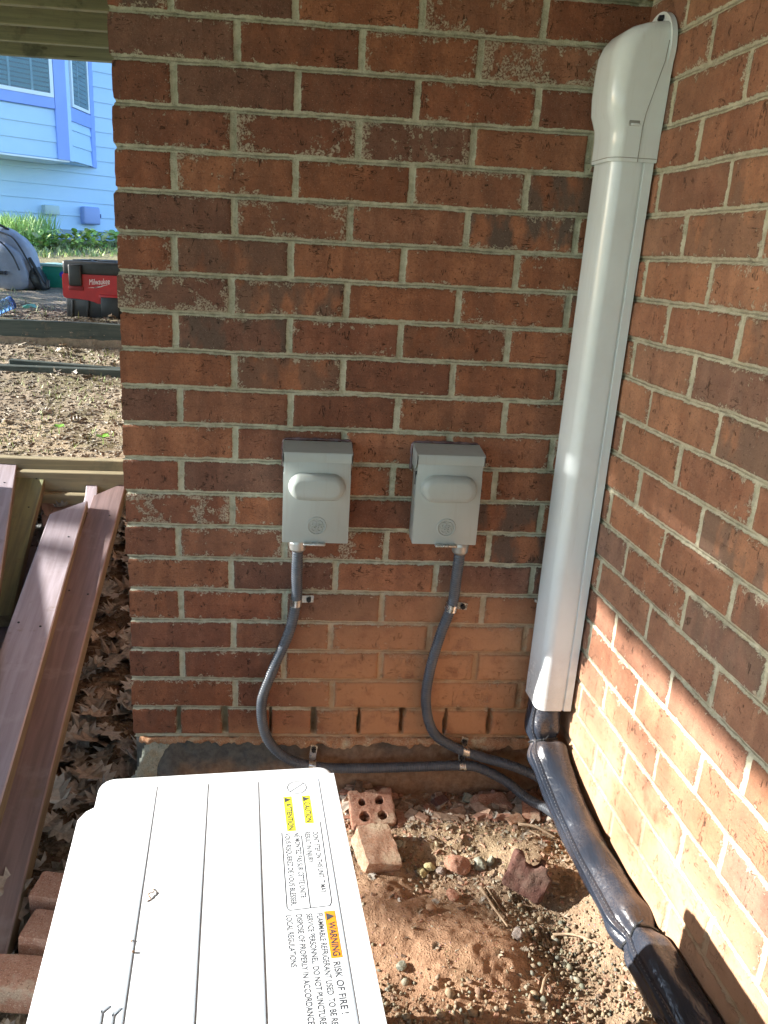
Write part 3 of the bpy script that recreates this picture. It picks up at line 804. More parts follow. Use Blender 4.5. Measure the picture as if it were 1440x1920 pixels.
chips('bark_mulch', -1.7, 0.02, 1.42, 3.6, 24000, [(0.26, 0.22, 0.17), (0.31, 0.265, 0.21), (0.19, 0.165, 0.13), (0.36, 0.315, 0.25), (0.15, 0.135, 0.11)], 0.0030, None, 0.35,
      'grey brown bark bits covering the terrace beyond the boards', stretch=(0.3, 2.0))
chips('dark_litter', -0.75, 0.0, -0.9, 1.36, 5200, [(0.07, 0.05, 0.035), (0.12, 0.085, 0.06), (0.16, 0.12, 0.08), (0.05, 0.04, 0.03)], 0.006, None, 0.3,
      'dark crumbled leaf mould under the loose boards', stretch=(0.3, 2.0))

# oak leaves
def leaf_shape():
    pts = [(0, 0), (0.03, 0.10), (0.20, 0.16), (0.12, 0.27), (0.32, 0.40), (0.15, 0.48), (0.36, 0.66), (0.16, 0.70), (0.20, 0.88), (0.06, 0.86), (0, 1.0)]
    L = [(-x, y) for x, y in pts[1:-1]][::-1]
    return pts, L
pr, pl = leaf_shape()
LV = [(0, t, 0) for t in np.linspace(0, 1, len(pr))]
for (x, y) in pr[1:-1]: LV.append((x, y, 0))
nR = len(LV)
for (x, y) in [(-a, b) for a, b in pr[1:-1]]: LV.append((x, y, 0))
LV = np.array(LV, float); m_ = len(pr)
LF = []
R_ = [0] + list(range(m_, m_ + m_ - 2)) + [m_ - 1]; L_ = [0] + list(range(nR, nR + m_ - 2)) + [m_ - 1]
for i in range(m_ - 1):
    LF.append((i, i + 1, R_[i + 1])) ; LF.append((i, R_[i + 1], R_[i]))
    LF.append((i, L_[i + 1], i + 1)); LF.append((i, L_[i], L_[i + 1]))
LF = np.array([f for f in LF if len(set(f)) == 3])
def leaves(name, x, y, size, label, pal, lift=0.01, mat=None):
    n = len(x)
    Vn = np.repeat(LV[None], n, 0)
    curl = rs.uniform(-0.2, 1.3, n)[:, None]; bend = rs.uniform(-0.5, 0.6, n)[:, None]
    Vn[:, :, 2] = curl * Vn[:, :, 0] ** 2 * 2.2 + bend * (Vn[:, :, 1] - 0.5) ** 2 + 0.10 * np.sin(Vn[:, :, 1] * 9 + rs.uniform(0, 6, n)[:, None]) * np.abs(Vn[:, :, 0]) * 2
    a = rs.uniform(0, 2 * PI, n); tl = rs.normal(0, 0.28, n); t2 = rs.normal(0, 0.28, n)
    R = np.array([(Matrix.Rotation(a[i], 3, 'Z') @ Matrix.Rotation(tl[i], 3, 'X') @ Matrix.Rotation(t2[i], 3, 'Y')) for i in range(n)])
    s = size * rs.uniform(0.6, 1.25, n)
    c = np.array(pal)[rs.randint(0, len(pal), n)] * rs.uniform(0.7, 1.3, (n, 1))
    pos = np.stack([x, y, ground_z(x, y) + lift * rs.uniform(0.2, 1.6, n)], 1)
    return scatter_mesh(name, Vn, LF, pos, R, np.repeat(s[:, None], 3, 1), c, mat or M_LEAF, label, smooth=False)
n = 1150
x = rs.uniform(-0.75, 0.0, n); y = rs.uniform(-0.85, 1.32, n)
leaves('leaf_litter', x, y, 0.085, 'curled dry oak leaves lying in the dark gap beside the brick corner', [(0.20, 0.20, 0.19), (0.28, 0.285, 0.28), (0.14, 0.135, 0.125), (0.20, 0.17, 0.145), (0.36, 0.38, 0.38)], 0.022)
n = 60
x = rs.uniform(-1.5, 0.0, n); y = rs.uniform(1.45, 3.0, n)
leaves('fallen_leaves', x, y, 0.055, 'scattered pale leaves on the terrace earth', [(0.34, 0.30, 0.24), (0.42, 0.38, 0.32), (0.28, 0.20, 0.13)], 0.012)

def blades(name, x, y, h, w, lean, pal, label, mat=None):
    n = len(x)
    Vb = np.array([(-1, 0, 0), (1, 0, 0), (-.75, 0, .4), (.75, 0, .4), (-.45, 0, .75), (.45, 0, .75), (0, 0, 1)], float)
    Fb = np.array([(0, 1, 3), (0, 3, 2), (2, 3, 5), (2, 5, 4), (4, 5, 6)])
    Vn = np.repeat(Vb[None], n, 0)
    hh = h * rs.uniform(0.5, 1.15, n)
    Vn[:, :, 0] *= (w * rs.uniform(0.6, 1.3, n))[:, None]
    Vn[:, :, 1] = (Vb[:, 2] ** 2)[None] * (hh * rs.uniform(0.1, 1.0, n) * lean)[:, None]
    Vn[:, :, 2] *= hh[:, None]
    a = rs.uniform(0, 2 * PI, n)
    R = np.zeros((n, 3, 3)); R[:, 0, 0] = np.cos(a); R[:, 0, 1] = -np.sin(a); R[:, 1, 0] = np.sin(a); R[:, 1, 1] = np.cos(a); R[:, 2, 2] = 1
    c = np.array(pal)[rs.randint(0, len(pal), n)] * rs.uniform(0.8, 1.25, (n, 1))
    return scatter_mesh(name, Vn, Fb, np.stack([x, y, ground_z(x, y) - 0.01], 1), R, np.ones((n, 3)), c, mat or M_GREEN, label, smooth=False)
n = 3600
t = rs.rand(n); x = -3.15 + 0.95 * rs.beta(1.2, 1.3, n); y = 6.75 + (x + 2.7) * 0.75 + rs.uniform(-0.45, 0.35, n)
blades('tall_grass', x, y, 0.30, 0.007, 0.7, [(0.26, 0.46, 0.09), (0.34, 0.56, 0.14), (0.44, 0.60, 0.20), (0.50, 0.62, 0.30)], 'bright tall grass growing against the siding house')
n = 3000
x = rs.uniform(-3.6, -0.8, n); y = 6.6 + (x + 2.7) * 0.72 + rs.uniform(-1.0, 0.4, n)
blades('short_grass', x, y, 0.06, 0.007, 0.9, [(0.24, 0.38, 0.08), (0.36, 0.46, 0.14), (0.44, 0.44, 0.2)], 'short sparse grass in front of the siding house')
n = 700
x = rs.uniform(-2.0, -0.2, n); y = rs.uniform(2.7, 4.6, n); k = fbm(x, y, 5, 2, 8) > 0.02; x, y = x[k], y[k]
blades('grass_sprigs', x, y, 0.05, 0.003, 0.9, [(0.20, 0.28, 0.08), (0.32, 0.36, 0.14)], 'thin grass sprigs around the backpack and the bottle')
n = 1800
x = rs.uniform(-1.4, 0.0, n); y = rs.uniform(1.45, 2.6, n); k = fbm(x, y, 7, 2, 18) > 0.02; x, y = x[k], y[k]
blades('seedling_grass', x, y, 0.035, 0.0025, 0.9, [(0.22, 0.30, 0.08), (0.30, 0.36, 0.14)], 'tiny grass seedlings on the sunlit terrace earth')
# broad leaved weeds by the siding house
OV = np.array([(0, 0, 0), (.3, .3, .05), (.38, .6, .08), (.2, .9, .05), (0, 1, 0), (-.2, .9, .05), (-.38, .6, .08), (-.3, .3, .05), (0, .5, -.02)], float)
OF = np.array([(8, i, (i + 1) % 8) for i in range(8)])
def weeds(name, cx, cy, rx, ry, n, size, hmax, pal, label):
    x = cx + rx * rs.uniform(-1, 1, n); y = cy + ry * rs.uniform(-1, 1, n) + (x - cx) * 0.75
    R = np.array([(Matrix.Rotation(rs.uniform(0, 6.28), 3, 'Z') @ Matrix.Rotation(rs.uniform(-0.6, 0.9), 3, 'X')) for i in range(n)])
    s = size * rs.uniform(0.6, 1.4, n)
    z = ground_z(x, y) + hmax * rs.rand(n)
    c = np.array(pal)[rs.randint(0, len(pal), n)] * rs.uniform(0.8, 1.25, (n, 1))
    return scatter_mesh(name, OV, OF, np.stack([x, y, z], 1), R, np.repeat(s[:, None], 3, 1), c, M_GREEN, label, smooth=False)
weeds('weeds', -1.75, 7.15, 0.62, 0.22, 600, 0.06, 0.15, [(0.32, 0.54, 0.09), (0.48, 0.62, 0.16), (0.22, 0.40, 0.08), (0.42, 0.44, 0.18)], 'low leafy weeds under the grey utility box of the siding house')

def seedling(x, y, s, label):
    root = thing('seedling', label, 'plant', (x, y, gz(x, y)), 'green seedlings on the terrace')
    bm = bmesh.new(); add_cyl(bm, (x, y, gz(x, y) - 0.005), (x, y, gz(x, y) + s), 0.0012, 0.001, 6)
    obj_bm('stem', bm, M_GREENPLAIN, root)
    for i in range(4):
        a = i * 1.7 + x * 9; V = []
        for p in OV:
            q = Matrix.Rotation(a, 3, 'Z') @ Vector((p[0] * s, p[1] * s, p[2] * s + 0.3 * s * p[1])); V.append(Vector((x, y, gz(x, y) + s * 0.9)) + q)
        obj_from('leaf', V, [tuple(f) for f in OF], M_GREENPLAIN, root)
M_GREENPLAIN = simple('fresh green leaf', (0.16, 0.38, 0.04), (0.22, 0.46, 0.07), 0.5)
seedling(-0.60, 1.63, 0.028, 'small bright green seedling on bare terrace earth')
seedling(-0.415, 1.55, 0.03, 'bright green seedling touching the brick corner')

# ------------------------------------------------------------------ outdoor unit
unit = thing('outdoor_unit', 'white outdoor air conditioner unit with ribbed top and printed warnings in full sun', 'air conditioner', (0.24, -0.95, -1.49))
ux = Vector((0.9955, 0.0945, 0)); uy = Vector((-0.0945, 0.9955, 0)); UO = Vector((0.3835, -0.522, 0)); ZT = -1.03
def UL(t, s, z): return UO + ux * t - uy * s + Vector((0, 0, z))     # t<=0 to the left, s towards the camera
def rrect(x0, x1, y0, y1, r, n=6, corners=(1, 1, 1, 1)):
    out = []
    for (cx, cy, a0, on) in ((x1 - r, y0 + r, -90, corners[0]), (x1 - r, y1 - r, 0, corners[1]), (x0 + r, y1 - r, 90, corners[2]), (x0 + r, y0 + r, 180, corners[3])):
        for i in range(n + 1):
            a = math.radians(a0 + 90 * i / n); out.append((cx + r * math.cos(a), cy + r * math.sin(a)))
    return out
ULEN = 0.86
def unit_outline(inset, n=6):
    r = 0.022
    pts = []
    def arc(cx, cy, a0, a1):
        for i in range(n + 1):
            a = math.radians(a0 + (a1 - a0) * i / n); pts.append((cx + (r - inset) * math.cos(a), cy + (r - inset) * math.sin(a)))
    # (t, s) s grows to the camera; start back right
    x1, x0, xl = 0.0, -0.313, -0.330
    arc(x1 - r, 0.0 + r, 0, -90)
    arc(x0 + r, 0.0 + r, -90, -180)
    pts.append((x0 + inset, 0.058)); pts.append((xl + inset + 0.006, 0.066)); pts.append((xl + inset, 0.078))
    arc(xl + r, ULEN - r, 180, 90)
    arc(x1 - r, ULEN - r, 90, 0)
    return pts
bm = bmesh.new()
def loft(bm, rings, cap_top=True, cap_bot=False):
    vr = [[bm.verts.new(p) for p in ring] for ring in rings]
    for a, b in zip(vr, vr[1:]):
        n = len(a)
        for i in range(n): bm.faces.new((a[i], a[(i + 1) % n], b[(i + 1) % n], b[i]))
    if cap_top: bm.faces.new(vr[-1])
    if cap_bot: bm.faces.new(vr[0][::-1])
    return vr
rings = []
for inset, dz in ((0.004, -0.030), (0.0, -0.029), (0.0, -0.008), (0.0012, -0.004), (0.0035, -0.0012), (0.007, 0.0)):
    rings.append([UL(t, s, ZT + dz) for t, s in unit_outline(inset)])
loft(bm, rings, True, False)
obj_bm('top_cover', bm, M_UNITWHITE, unit, smooth=True)
bm = bmesh.new()
rings = [[UL(t, s, z) for t, s in unit_outline(0.006)] for z in (-1.462, ZT - 0.0285)]
loft(bm, rings, False, True)
obj_bm('cabinet', bm, M_UNITWHITE, unit, smooth=True)
# grooves in the top as flat grey strips, their shade in the colour
def groove(bm, t0, s0, t1, s1, w0, w1):
    a = UL(t0, s0, ZT + 0.0005); b = UL(t1, s1, ZT + 0.0005); d = (b - a).normalized(); p = Vector((-d.y, d.x, 0))
    v = [a - p * w0, a + p * w0, b + p * w1, b - p * w1]
    prism(bm, v, (0, 0, 0), (0, 0, 0.0003))
def t_of(x, y):
    d = Vector((x, y, 0)) - UO; return d.dot(ux), -d.dot(uy)
for (xa, ya), (xb, yb) in (((0.149, -0.570), (0.176, -0.910)), ((0.215, -0.565), (0.241, -0.912)), ((0.281, -0.561), (0.307, -0.914)), ((0.3625, -0.554), (0.392, -0.905))):
    ta, sa = t_of(xa, ya); tb, sb = t_of(xb, yb)
    bm = bmesh.new(); k = (0.80 - sa) / (sb - sa)
    groove(bm, ta, sa, ta + (tb - ta) * k, 0.80, 0.00035, 0.0015)
    obj_bm('groove_shade_strip', bm, M_GROOVE_SHADE, unit)
bm = bmesh.new()
for x0, y0, x1, y1 in ((0.155, -0.896, 0.158, -0.93), (0.166, -0.898, 0.169, -0.93), (0.172, -0.894, 0.166, -0.903), (0.161, -0.892, 0.155, -0.899)):
    ta, sa = t_of(x0, y0); tb, sb = t_of(x1, y1); groove(bm, ta, sa, tb, sb, 0.0009, 0.0009)
obj_bm('emblem_shade_strip', bm, M_GROOVE_SHADE, unit)
# fan grille on the face towards the yard, coil side, feet
gl = bmesh.new()
for r in [0.03 + 0.018 * i for i in range(11)]:
    for k in range(40):
        a0 = 2 * PI * k / 40; a1 = 2 * PI * (k + 1) / 40
        p0 = UL(-0.332, 0.36 + r * math.cos(a0), -1.25 + r * math.sin(a0) * 0.92); p1 = UL(-0.332, 0.36 + r * math.cos(a1), -1.25 + r * math.sin(a1) * 0.92)
        if abs(p0.z + 1.25) < 0.185 and abs(p1.z + 1.25) < 0.185: add_cyl(gl, p0, p1, 0.0015, n=5, caps=False)
obj_bm('fan_grille', gl, M_UNITWHITE, unit)
for s in (0.12, 0.74):
    c = UL(-0.165, s, -1.468)
    box_obj('foot', c, (0.40, 0.05, 0.014), M_DULLZINC, unit, Matrix.Rotation(math.atan2(ux.y, ux.x), 3, 'Z'), 0.003)
bm = bmesh.new()
for k in range(26):
    c = UL(0.0005, 0.30 + k * 0.018, -1.27); add_box(bm, c, (0.004, 0.005, 0.30), Matrix.Rotation(math.atan2(ux.y, ux.x), 3, 'Z'))
obj_bm('coil_guard', bm, M_UNITWHITE, unit)
# printed label
up = ux
zt = ZT + 0.0004
def W(x, y): return Vector((x, y, zt))
lab = thing_lab = obj_bm('warning_label', (lambda b: (add_box(b, UL(-0.050, 0.24, ZT + 0.0002), (0.098, 0.44, 0.0003), Matrix.Rotation(math.atan2(ux.y, ux.x), 3, 'Z')), b)[1])(bmesh.new()), M_UNITWHITE, unit)
def line(body, a, b, size, mat=M_PRINT, name='printed_line', lift=0.0001):
    return text_mesh(name, body, W(*a), W(*b), size, mat, lab, up, lift, bold=0.016)
def quad(name, pts, mat, zoff=0.0001):
    bm = bmesh.new(); prism(bm, [Vector((x, y, zt + zoff)) for x, y in pts], (0, 0, 0), (0, 0, 0.0001)); return obj_bm(name, bm, mat, lab)
dl = Vector((0.0945, -0.9955, 0))
def strip(a, b, w, mat, name):
    a = Vector((*a, 0)); b = Vector((*b, 0)); d = (b - a).normalized(); p = Vector((-d.y, d.x, 0)) * w / 2
    quad(name, [(q.x, q.y) for q in (a - p, b - p, b + p, a + p)], mat)
strip((0.3455, -0.590), (0.3502, -0.643), 0.0105, M_YELLOW, 'yellow_patch')
strip((0.3215, -0.592), (0.3280, -0.657), 0.0105, M_YELLOW, 'yellow_patch')
strip((0.3705, -0.783), (0.3763, -0.8435), 0.0115, M_ORANGE, 'orange_patch')
line("CAUTION", (0.3468, -0.603), (0.3500, -0.641), 0.0098, lift=0.0004)
line("ATTENTION", (0.3230, -0.605), (0.3277, -0.655), 0.0098, lift=0.0004)
line("WARNING", (0.3722, -0.798), (0.3762, -0.8415), 0.0105, lift=0.0004)
def tri(cx, cy, s):
    c = Vector((cx, cy, 0)); d = dl; u = Vector(ux)
    pts = [c + u * s * 0.6, c - u * s * 0.5 + d * s * 0.6, c - u * s * 0.5 - d * s * 0.6]
    quad('warning_triangle', [(p.x, p.y) for p in pts], M_PRINT, 0.0003)
tri(0.3460, -0.5965, 0.0080); tri(0.3221, -0.5985, 0.0080); tri(0.3712, -0.7905, 0.0080)
line("DON'T STEP ON THIS UNIT. IT MAY", (0.3571, -0.659), (0.3655, -0.757), 0.0088)
line("RESULT IN INJURY.", (0.3462, -0.659), (0.3505, -0.712), 0.0088)
line("NE MONTEZ PAS SUR CETTE UNITE", (0.3342, -0.660), (0.3425, -0.764), 0.0088)
line("VOUS RISQUEREZ DE VOUS BLESSER.", (0.3222, -0.661), (0.3315, -0.775), 0.0088)
line("RISK OF FIRE !", (0.3758, -0.848), (0.3818, -0.906), 0.0100)
line("FLAMMABLE REFRIGERANT USED. TO BE REPAIRED ONLY BY TRAINED", (0.3598, -0.786), (0.3790, -1.000), 0.0088)
line("SERVICE PERSONNEL. DO NOT PUNCTURE REFRIGERANT TUBING.", (0.3485, -0.786), (0.3675, -0.990), 0.0088)
line("DISPOSE OF PROPERLY IN ACCORDANCE WITH FEDERAL OR", (0.3375, -0.787), (0.3555, -0.978), 0.0088)
line("LOCAL REGULATIONS.", (0.3268, -0.788), (0.3330, -0.855), 0.0088)
# frame round the caution text and the struck circle
bm = bmesh.new()
def pen(a, b, w=0.0010):
    a = Vector((*a, zt + 0.00005)); b = Vector((*b, zt + 0.00005)); d = (b - a).normalized(); p = Vector((-d.y, d.x, 0)) * w / 2
    prism(bm, [a - p, a + p, b + p, b - p], (0, 0, 0), (0, 0, 0.0001))
pen((0.3635, -0.640), (0.3735, -0.770)); pen((0.3735, -0.770), (0.3715, -0.7755)); pen((0.3715, -0.7755), (0.3275, -0.7815)); pen((0.3275, -0.7815), (0.3245, -0.7775)); pen((0.3245, -0.7775), (0.3160, -0.660))
pen((0.3400, -0.665), (0.3500, -0.778))
cc = Vector((0.334, -0.573, 0)); R0_ = 0.0125
for k in range(32):
    a0, a1 = 2 * PI * k / 32, 2 * PI * (k + 1) / 32
    pen((cc.x + R0_ * math.cos(a0), cc.y + R0_ * math.sin(a0)), (cc.x + R0_ * math.cos(a1), cc.y + R0_ * math.sin(a1)))
pen((cc.x - 0.0088, cc.y - 0.0088), (cc.x + 0.0088, cc.y + 0.0088))
obj_bm('printed_frame', bm, M_PRINT, lab)

# bits of tree debris lying on the top
M_BROWNBIT = simple('dry brown catkin', (0.22, 0.11, 0.05), (0.34, 0.20, 0.10), 0.8)
def squiggle(name, pts, r, label):
    path, L = catmull([(x, y, ZT + r + z) for x, y, z in pts], 24)
    V, F = sweep(path, (0, 0, 1), lambda s, a: r * (0.6 + 0.5 * math.sin(PI * s)) * (1 + 0.3 * math.sin(s * 30)), 8)
    o = obj_from(name, V, F, M_BROWNBIT); tag(o, label, 'debris'); return o
squiggle('catkin', [(0.176, -0.748, 0), (0.178, -0.754, 0.001), (0.173, -0.758, 0.002), (0.176, -0.763, 0), (0.172, -0.767, 0)], 0.0006, 'brown curled catkin on the white unit top beside the first groove')
squiggle('seed', [(0.166, -0.820, 0), (0.168, -0.818, 0.001)], 0.0007, 'tiny dark seed on the unit top, nearer the catkin of two')
squiggle('seed', [(0.1705, -0.832, 0), (0.1725, -0.833, 0.001)], 0.0010, 'slightly larger dark seed on the unit top, nearer the camera')

# ------------------------------------------------------------------ disconnect boxes
def disconnect(x0, x1, ztop, label, conn_x, hx):
    D = 0.068; cx = (x0 + x1) / 2; w = x1 - x0; zb = ztop - 0.178
    root = thing('disconnect_box', label, 'electrical box', (cx, -0.002, zb), 'grey disconnect boxes on the brick wall')
    bm = bmesh.new(); add_box(bm, (cx, -0.003 - (D - 0.010) / 2, (ztop + zb) / 2 - 0.001), (w - 0.006, D - 0.012, 0.172), None, 0.0025)
    obj_bm('enclosure', bm, M_GREYPAINT, root, True)
    # cover: front sheet with turned sides and a sloping rain lip along the top
    bm = bmesh.new()
    add_box(bm, (cx, -D - 0.0005, (ztop + zb) / 2 - 0.006), (w - 0.002, 0.003, 0.166), None, 0.0011)
    for s in (-1, 1): add_box(bm, (cx + s * (w / 2 - 0.0012), -D + 0.018, (ztop + zb) / 2 - 0.022), (0.0016, 0.040, 0.132), None, 0.0006)
    obj_bm('front_cover', bm, M_GREYPAINT, root, True)
    bm = bmesh.new()
    y0, y1 = -0.012, -D - 0.0055
    prof = [(y0, ztop + 0.004), (y1 + 0.004, ztop - 0.0025), (y1 + 0.001, ztop - 0.0038), (y1, ztop - 0.0060), (y1, ztop - 0.0215), (y1 + 0.0025, ztop - 0.0215), (y1 + 0.0025, ztop - 0.0065), (y1 + 0.006, ztop - 0.0055), (y0, ztop + 0.001)]
    prism(bm, [Vector((x0 - 0.0015, y, z)) for y, z in prof], (0, 0, 0), (w + 0.003, 0, 0))
    for sx in (x0 - 0.0015, x1 - 0.0005):
        prism(bm, [Vector((sx, y, z)) for y, z in ((y0, ztop + 0.003), (y1, ztop - 0.005), (y1, ztop - 0.0215), (y1 + 0.02, ztop - 0.036), (y0, ztop - 0.036))], (0, 0, 0), (0.002, 0, 0))
    obj_bm('rain_lip', bm, M_GREYPAINT, root, True)
    # raised stadium panel
    bz = ztop - 0.068; rx = 0.0525; rz = 0.0262
    rings = []
    for k, (ins, dy) in enumerate(((0, 0.0), (0.0006, 0.004), (0.002, 0.0095), (0.0045, 0.0135), (0.0105, 0.0165), (0.0130, 0.0170))):
        ring = []
        a_, b_ = rx - ins, rz - ins
        for i in range(28):
            a = 2 * PI * i / 28; c = math.cos(a); s = math.sin(a)
            x = (rx - rz) * (1 if c > 0 else -1) * (1 if abs(c) > 1e-6 else 0) + b_ * c; ring.append(Vector((cx + x, -D - 0.0015 - dy, bz + b_ * s)))
        rings.append(ring)
    bm = bmesh.new(); loft(bm, rings, True, False)
    obj_bm('raised_panel', bm, M_GREYPAINT, root, True)
    # round scroll monogram pressed into the cover
    bm = bmesh.new(); ec = Vector((cx + 0.002, -D - 0.0022, ztop - 0.144)); R = 0.0165
    def arc(c, r, a0, a1, w, n=18):
        for i in range(n):
            p = [c + Vector((r * math.cos(a0 + (a1 - a0) * j / n), 0, r * math.sin(a0 + (a1 - a0) * j / n))) for j in (i, i + 1)]
            add_cyl(bm, p[0], p[1], w, n=6, caps=False)
    arc(ec, R, 0, 2 * PI, 0.0018, 36)
    for i in range(4):
        a = PI / 4 + i * PI / 2
        c = ec + Vector((0.0078 * math.cos(a), 0, 0.0078 * math.sin(a)))
        arc(c, 0.0042, a - 2.4, a + 1.9, 0.0014); arc(ec + Vector((0.0135 * math.cos(a - .75), 0, 0.0135 * math.sin(a - .75))), 0.0018, 0, 5, 0.0008, 8)
    em = obj_bm('emblem', bm, M_GREYPAINT, root, True)
    text_mesh('monogram', "GE", ec + Vector((-0.006, -0.0002, 0)), ec + Vector((0.006, -0.0002, 0)), 0.0125, M_GREYPAINT, em, (0, 0, 1), 0.0008, extrude=0.0012, shear=0.3)
    bm = bmesh.new(); add_box(bm, (hx, -D - 0.001, zb - 0.0005), (0.042, 0.022, 0.005), None, 0.002, 3); add_box(bm, (hx, -D - 0.006, zb + 0.0005), (0.014, 0.003, 0.003), None, 0.001)
    obj_bm('hasp', bm, M_ZINC, root, True)
    for s in (-1, 1):
        bm = bmesh.new(); add_box(bm, (cx + s * (w / 2 - 0.0005), -D + 0.012, ztop - 0.052), (0.0032, 0.003, 0.026), None, 0.001)
        obj_bm('side_slot', bm, M_BLACKSTEEL, root, True)
    return root
disconnect(0.2985, 0.4225, -0.690, 'grey metal disconnect box, nearer the free brick corner, left of its twin', 0.326, 0.359)
disconnect(0.5430, 0.6665, -0.687, 'grey metal disconnect box nearer the white pipe cover, right of its twin', 0.643, 0.608)

# dark bead standing for the shadow and glossy smear round each box top
def shadow_smear(x0, x1, z, label):
    path, L = catmull([(x0 - 0.002, -0.002, z - 0.05), (x0 - 0.001, -0.002, z - 0.002), (x0 + 0.02, -0.003, z + 0.003), (x1 - 0.02, -0.003, z + 0.003), (x1 + 0.001, -0.002, z - 0.002), (x1 + 0.002, -0.002, z - 0.04)], 60)
    V, F = sweep(path, (0, -1, 0), lambda s, a: 0.0026 * (1 + 0.25 * math.sin(s * 40) + 0.2 * math.sin(s * 91)), 8)
    o = obj_from('shadow_bead', V, F, simple('dark shadow and smear', (0.10, 0.06, 0.06), (0.20, 0.14, 0.15), 0.2, 0, 60)); tag(o, label, 'shadow smear'); return o
shadow_smear(0.2985, 0.4225, -0.688, 'dark shadow and glossy smear around the top of the disconnect box nearer the free corner')
shadow_smear(0.543, 0.6665, -0.686, 'dark shadow and glossy smear around the top of the disconnect box nearer the pipe cover')

# ------------------------------------------------------------------ conduits
def conduit(pts, label, conn_top):
    root = thing('flexible_conduit', label, 'conduit', pts[-1], 'ribbed grey conduits from the disconnect boxes')
    path, L = catmull(pts, 1)
    n = int(L / 0.0011)
    path, L = catmull(pts, n)
    turns = L / 0.0052
    def rf(s, a):
        return 0.0104 + 0.00055 * math.sin(2 * PI * turns * s + a * 0)
    V, F = sweep(path, (0, -1, 0), rf, 20)
    obj_from('tube', V, F, M_CONDUIT, root)
    x, y, z = conn_top
    bm = bmesh.new()
    add_cyl(bm, (x, y, z), (x, y, z - 0.006), 0.0135, n=8)
    add_cyl(bm, (x, y, z - 0.006), (x, y, z - 0.011), 0.0155, 0.0165, n=28)
    add_cyl(bm, (x, y, z - 0.011), (x, y, z - 0.024), 0.0165, 0.0155, n=28)
    add_cyl(bm, (x, y, z - 0.024), (x, y, z - 0.028), 0.0155, 0.0125, n=28)
    obj_bm('connector', bm, M_DULLZINC, root, True)
    return root
conduit([(0.3285, -0.042, -0.876), (0.3285, -0.041, -0.908), (0.3285, -0.033, -0.95), (0.3285, -0.018, -1.010), (0.316, -0.018, -1.080), (0.283, -0.020, -1.170), (0.263, -0.021, -1.244), (0.276, -0.022, -1.325), (0.322, -0.022, -1.376),
         (0.390, -0.020, -1.398), (0.482, -0.018, -1.402), (0.597, -0.017, -1.399), (0.698, -0.018, -1.395), (0.740, -0.022, -1.400), (0.795, -0.034, -1.424), (0.838, -0.060, -1.448), (0.872, -0.095, -1.448), (0.892, -0.150, -1.440)],
        'grey ribbed conduit with the long low run, from the disconnect box nearer the free corner', (0.3285, -0.042, -0.866))
conduit([(0.643, -0.042, -0.876), (0.643, -0.041, -0.908), (0.643, -0.033, -0.95), (0.6435, -0.018, -1.010), (0.625, -0.018, -1.080), (0.609, -0.019, -1.166), (0.607, -0.020, -1.242), (0.630, -0.021, -1.312), (0.684, -0.021, -1.350),
         (0.747, -0.026, -1.371), (0.796, -0.036, -1.380), (0.850, -0.050, -1.396), (0.885, -0.075, -1.41)],
        'grey ribbed conduit from the disconnect box nearer the pipe cover, shorter run', (0.643, -0.042, -0.864))

# pipe straps
def strap(c, tdir, side, label, r=0.0112, earlen=0.024, bent=0.0):
    """c: point on the conduit axis; tdir: conduit direction; side: direction of the ear along the wall"""
    root = thing('pipe_strap', label, 'pipe strap', (c[0], -0.002, c[2]), 'metal straps holding the conduits')
    c = Vector(c); t = Vector(tdir).normalized(); s = Vector(side).normalized(); nrm = Vector((0, -1, 0))
    prof = []
    for i in range(15):
        a = PI * 1.05 * i / 14 - 0.12
        prof.append((-r * math.cos(a), r * math.sin(a)))
    prof = [(-r, -c.y * -1 * 0 - (abs(c.y) - 0.004))] + prof + [(r, -(abs(c.y) - 0.004)), (r + earlen, -(abs(c.y) - 0.004))]
    th = 0.0016; bm = bmesh.new()
    P = [c + s * a + nrm * b for a, b in prof]
    # offset outward for the thickness
    Q = []
    for i, p in enumerate(P):
        d = (P[min(i + 1, len(P) - 1)] - P[max(i - 1, 0)]).normalized(); Q.append(p + d.cross(t).normalized() * th * (1 if d.cross(t).dot(nrm) > -2 else 1))
    rows = []
    for hw in (-0.0075, -0.002, -0.0012, 0.0012, 0.002, 0.0075):
        lift = 0.0008 if abs(hw) < 0.0015 else 0
        rows.append([(p + t * hw, q + t * hw + (q - p).normalized() * lift) for p, q in zip(P, Q)])
    n = len(P)
    VV = [[(bm.verts.new(a), bm.verts.new(b)) for a, b in row] for row in rows]
    for i in range(len(rows) - 1):
        for j in range(n - 1):
            bm.faces.new((VV[i][j][0], VV[i][j + 1][0], VV[i + 1][j + 1][0], VV[i + 1][j][0]))
            bm.faces.new((VV[i][j][1], VV[i + 1][j][1], VV[i + 1][j + 1][1], VV[i][j + 1][1]))
    for row in (VV[0], VV[-1]):
        for j in range(n - 1): bm.faces.new((row[j][0], row[j][1], row[j + 1][1], row[j + 1][0]))
    for i in range(len(rows) - 1):
        for j in (0, n - 1): bm.faces.new((VV[i][j][0], VV[i + 1][j][0], VV[i + 1][j][1], VV[i][j][1]))
    obj_bm('band', bm, M_ZINC, root, True)
    e = c + s * (r + earlen - 0.010) + nrm * (-(abs(c.y) - 0.007))
    bm = bmesh.new(); add_cyl(bm, e, e + nrm * 0.004, 0.0056, 0.0048, n=6)
    obj_bm('screw', bm, M_BLACKSTEEL, root, True)
    return root
strap((0.3285, -0.018, -1.014), (-0.05, 0, -1), (1, 0, 0.05), 'zinc strap on the upright part of the conduit nearer the free corner')
strap((0.643, -0.018, -1.020), (-0.15, 0, -1), (1, 0, -0.1), 'zinc strap on the upright part of the conduit nearer the pipe cover')
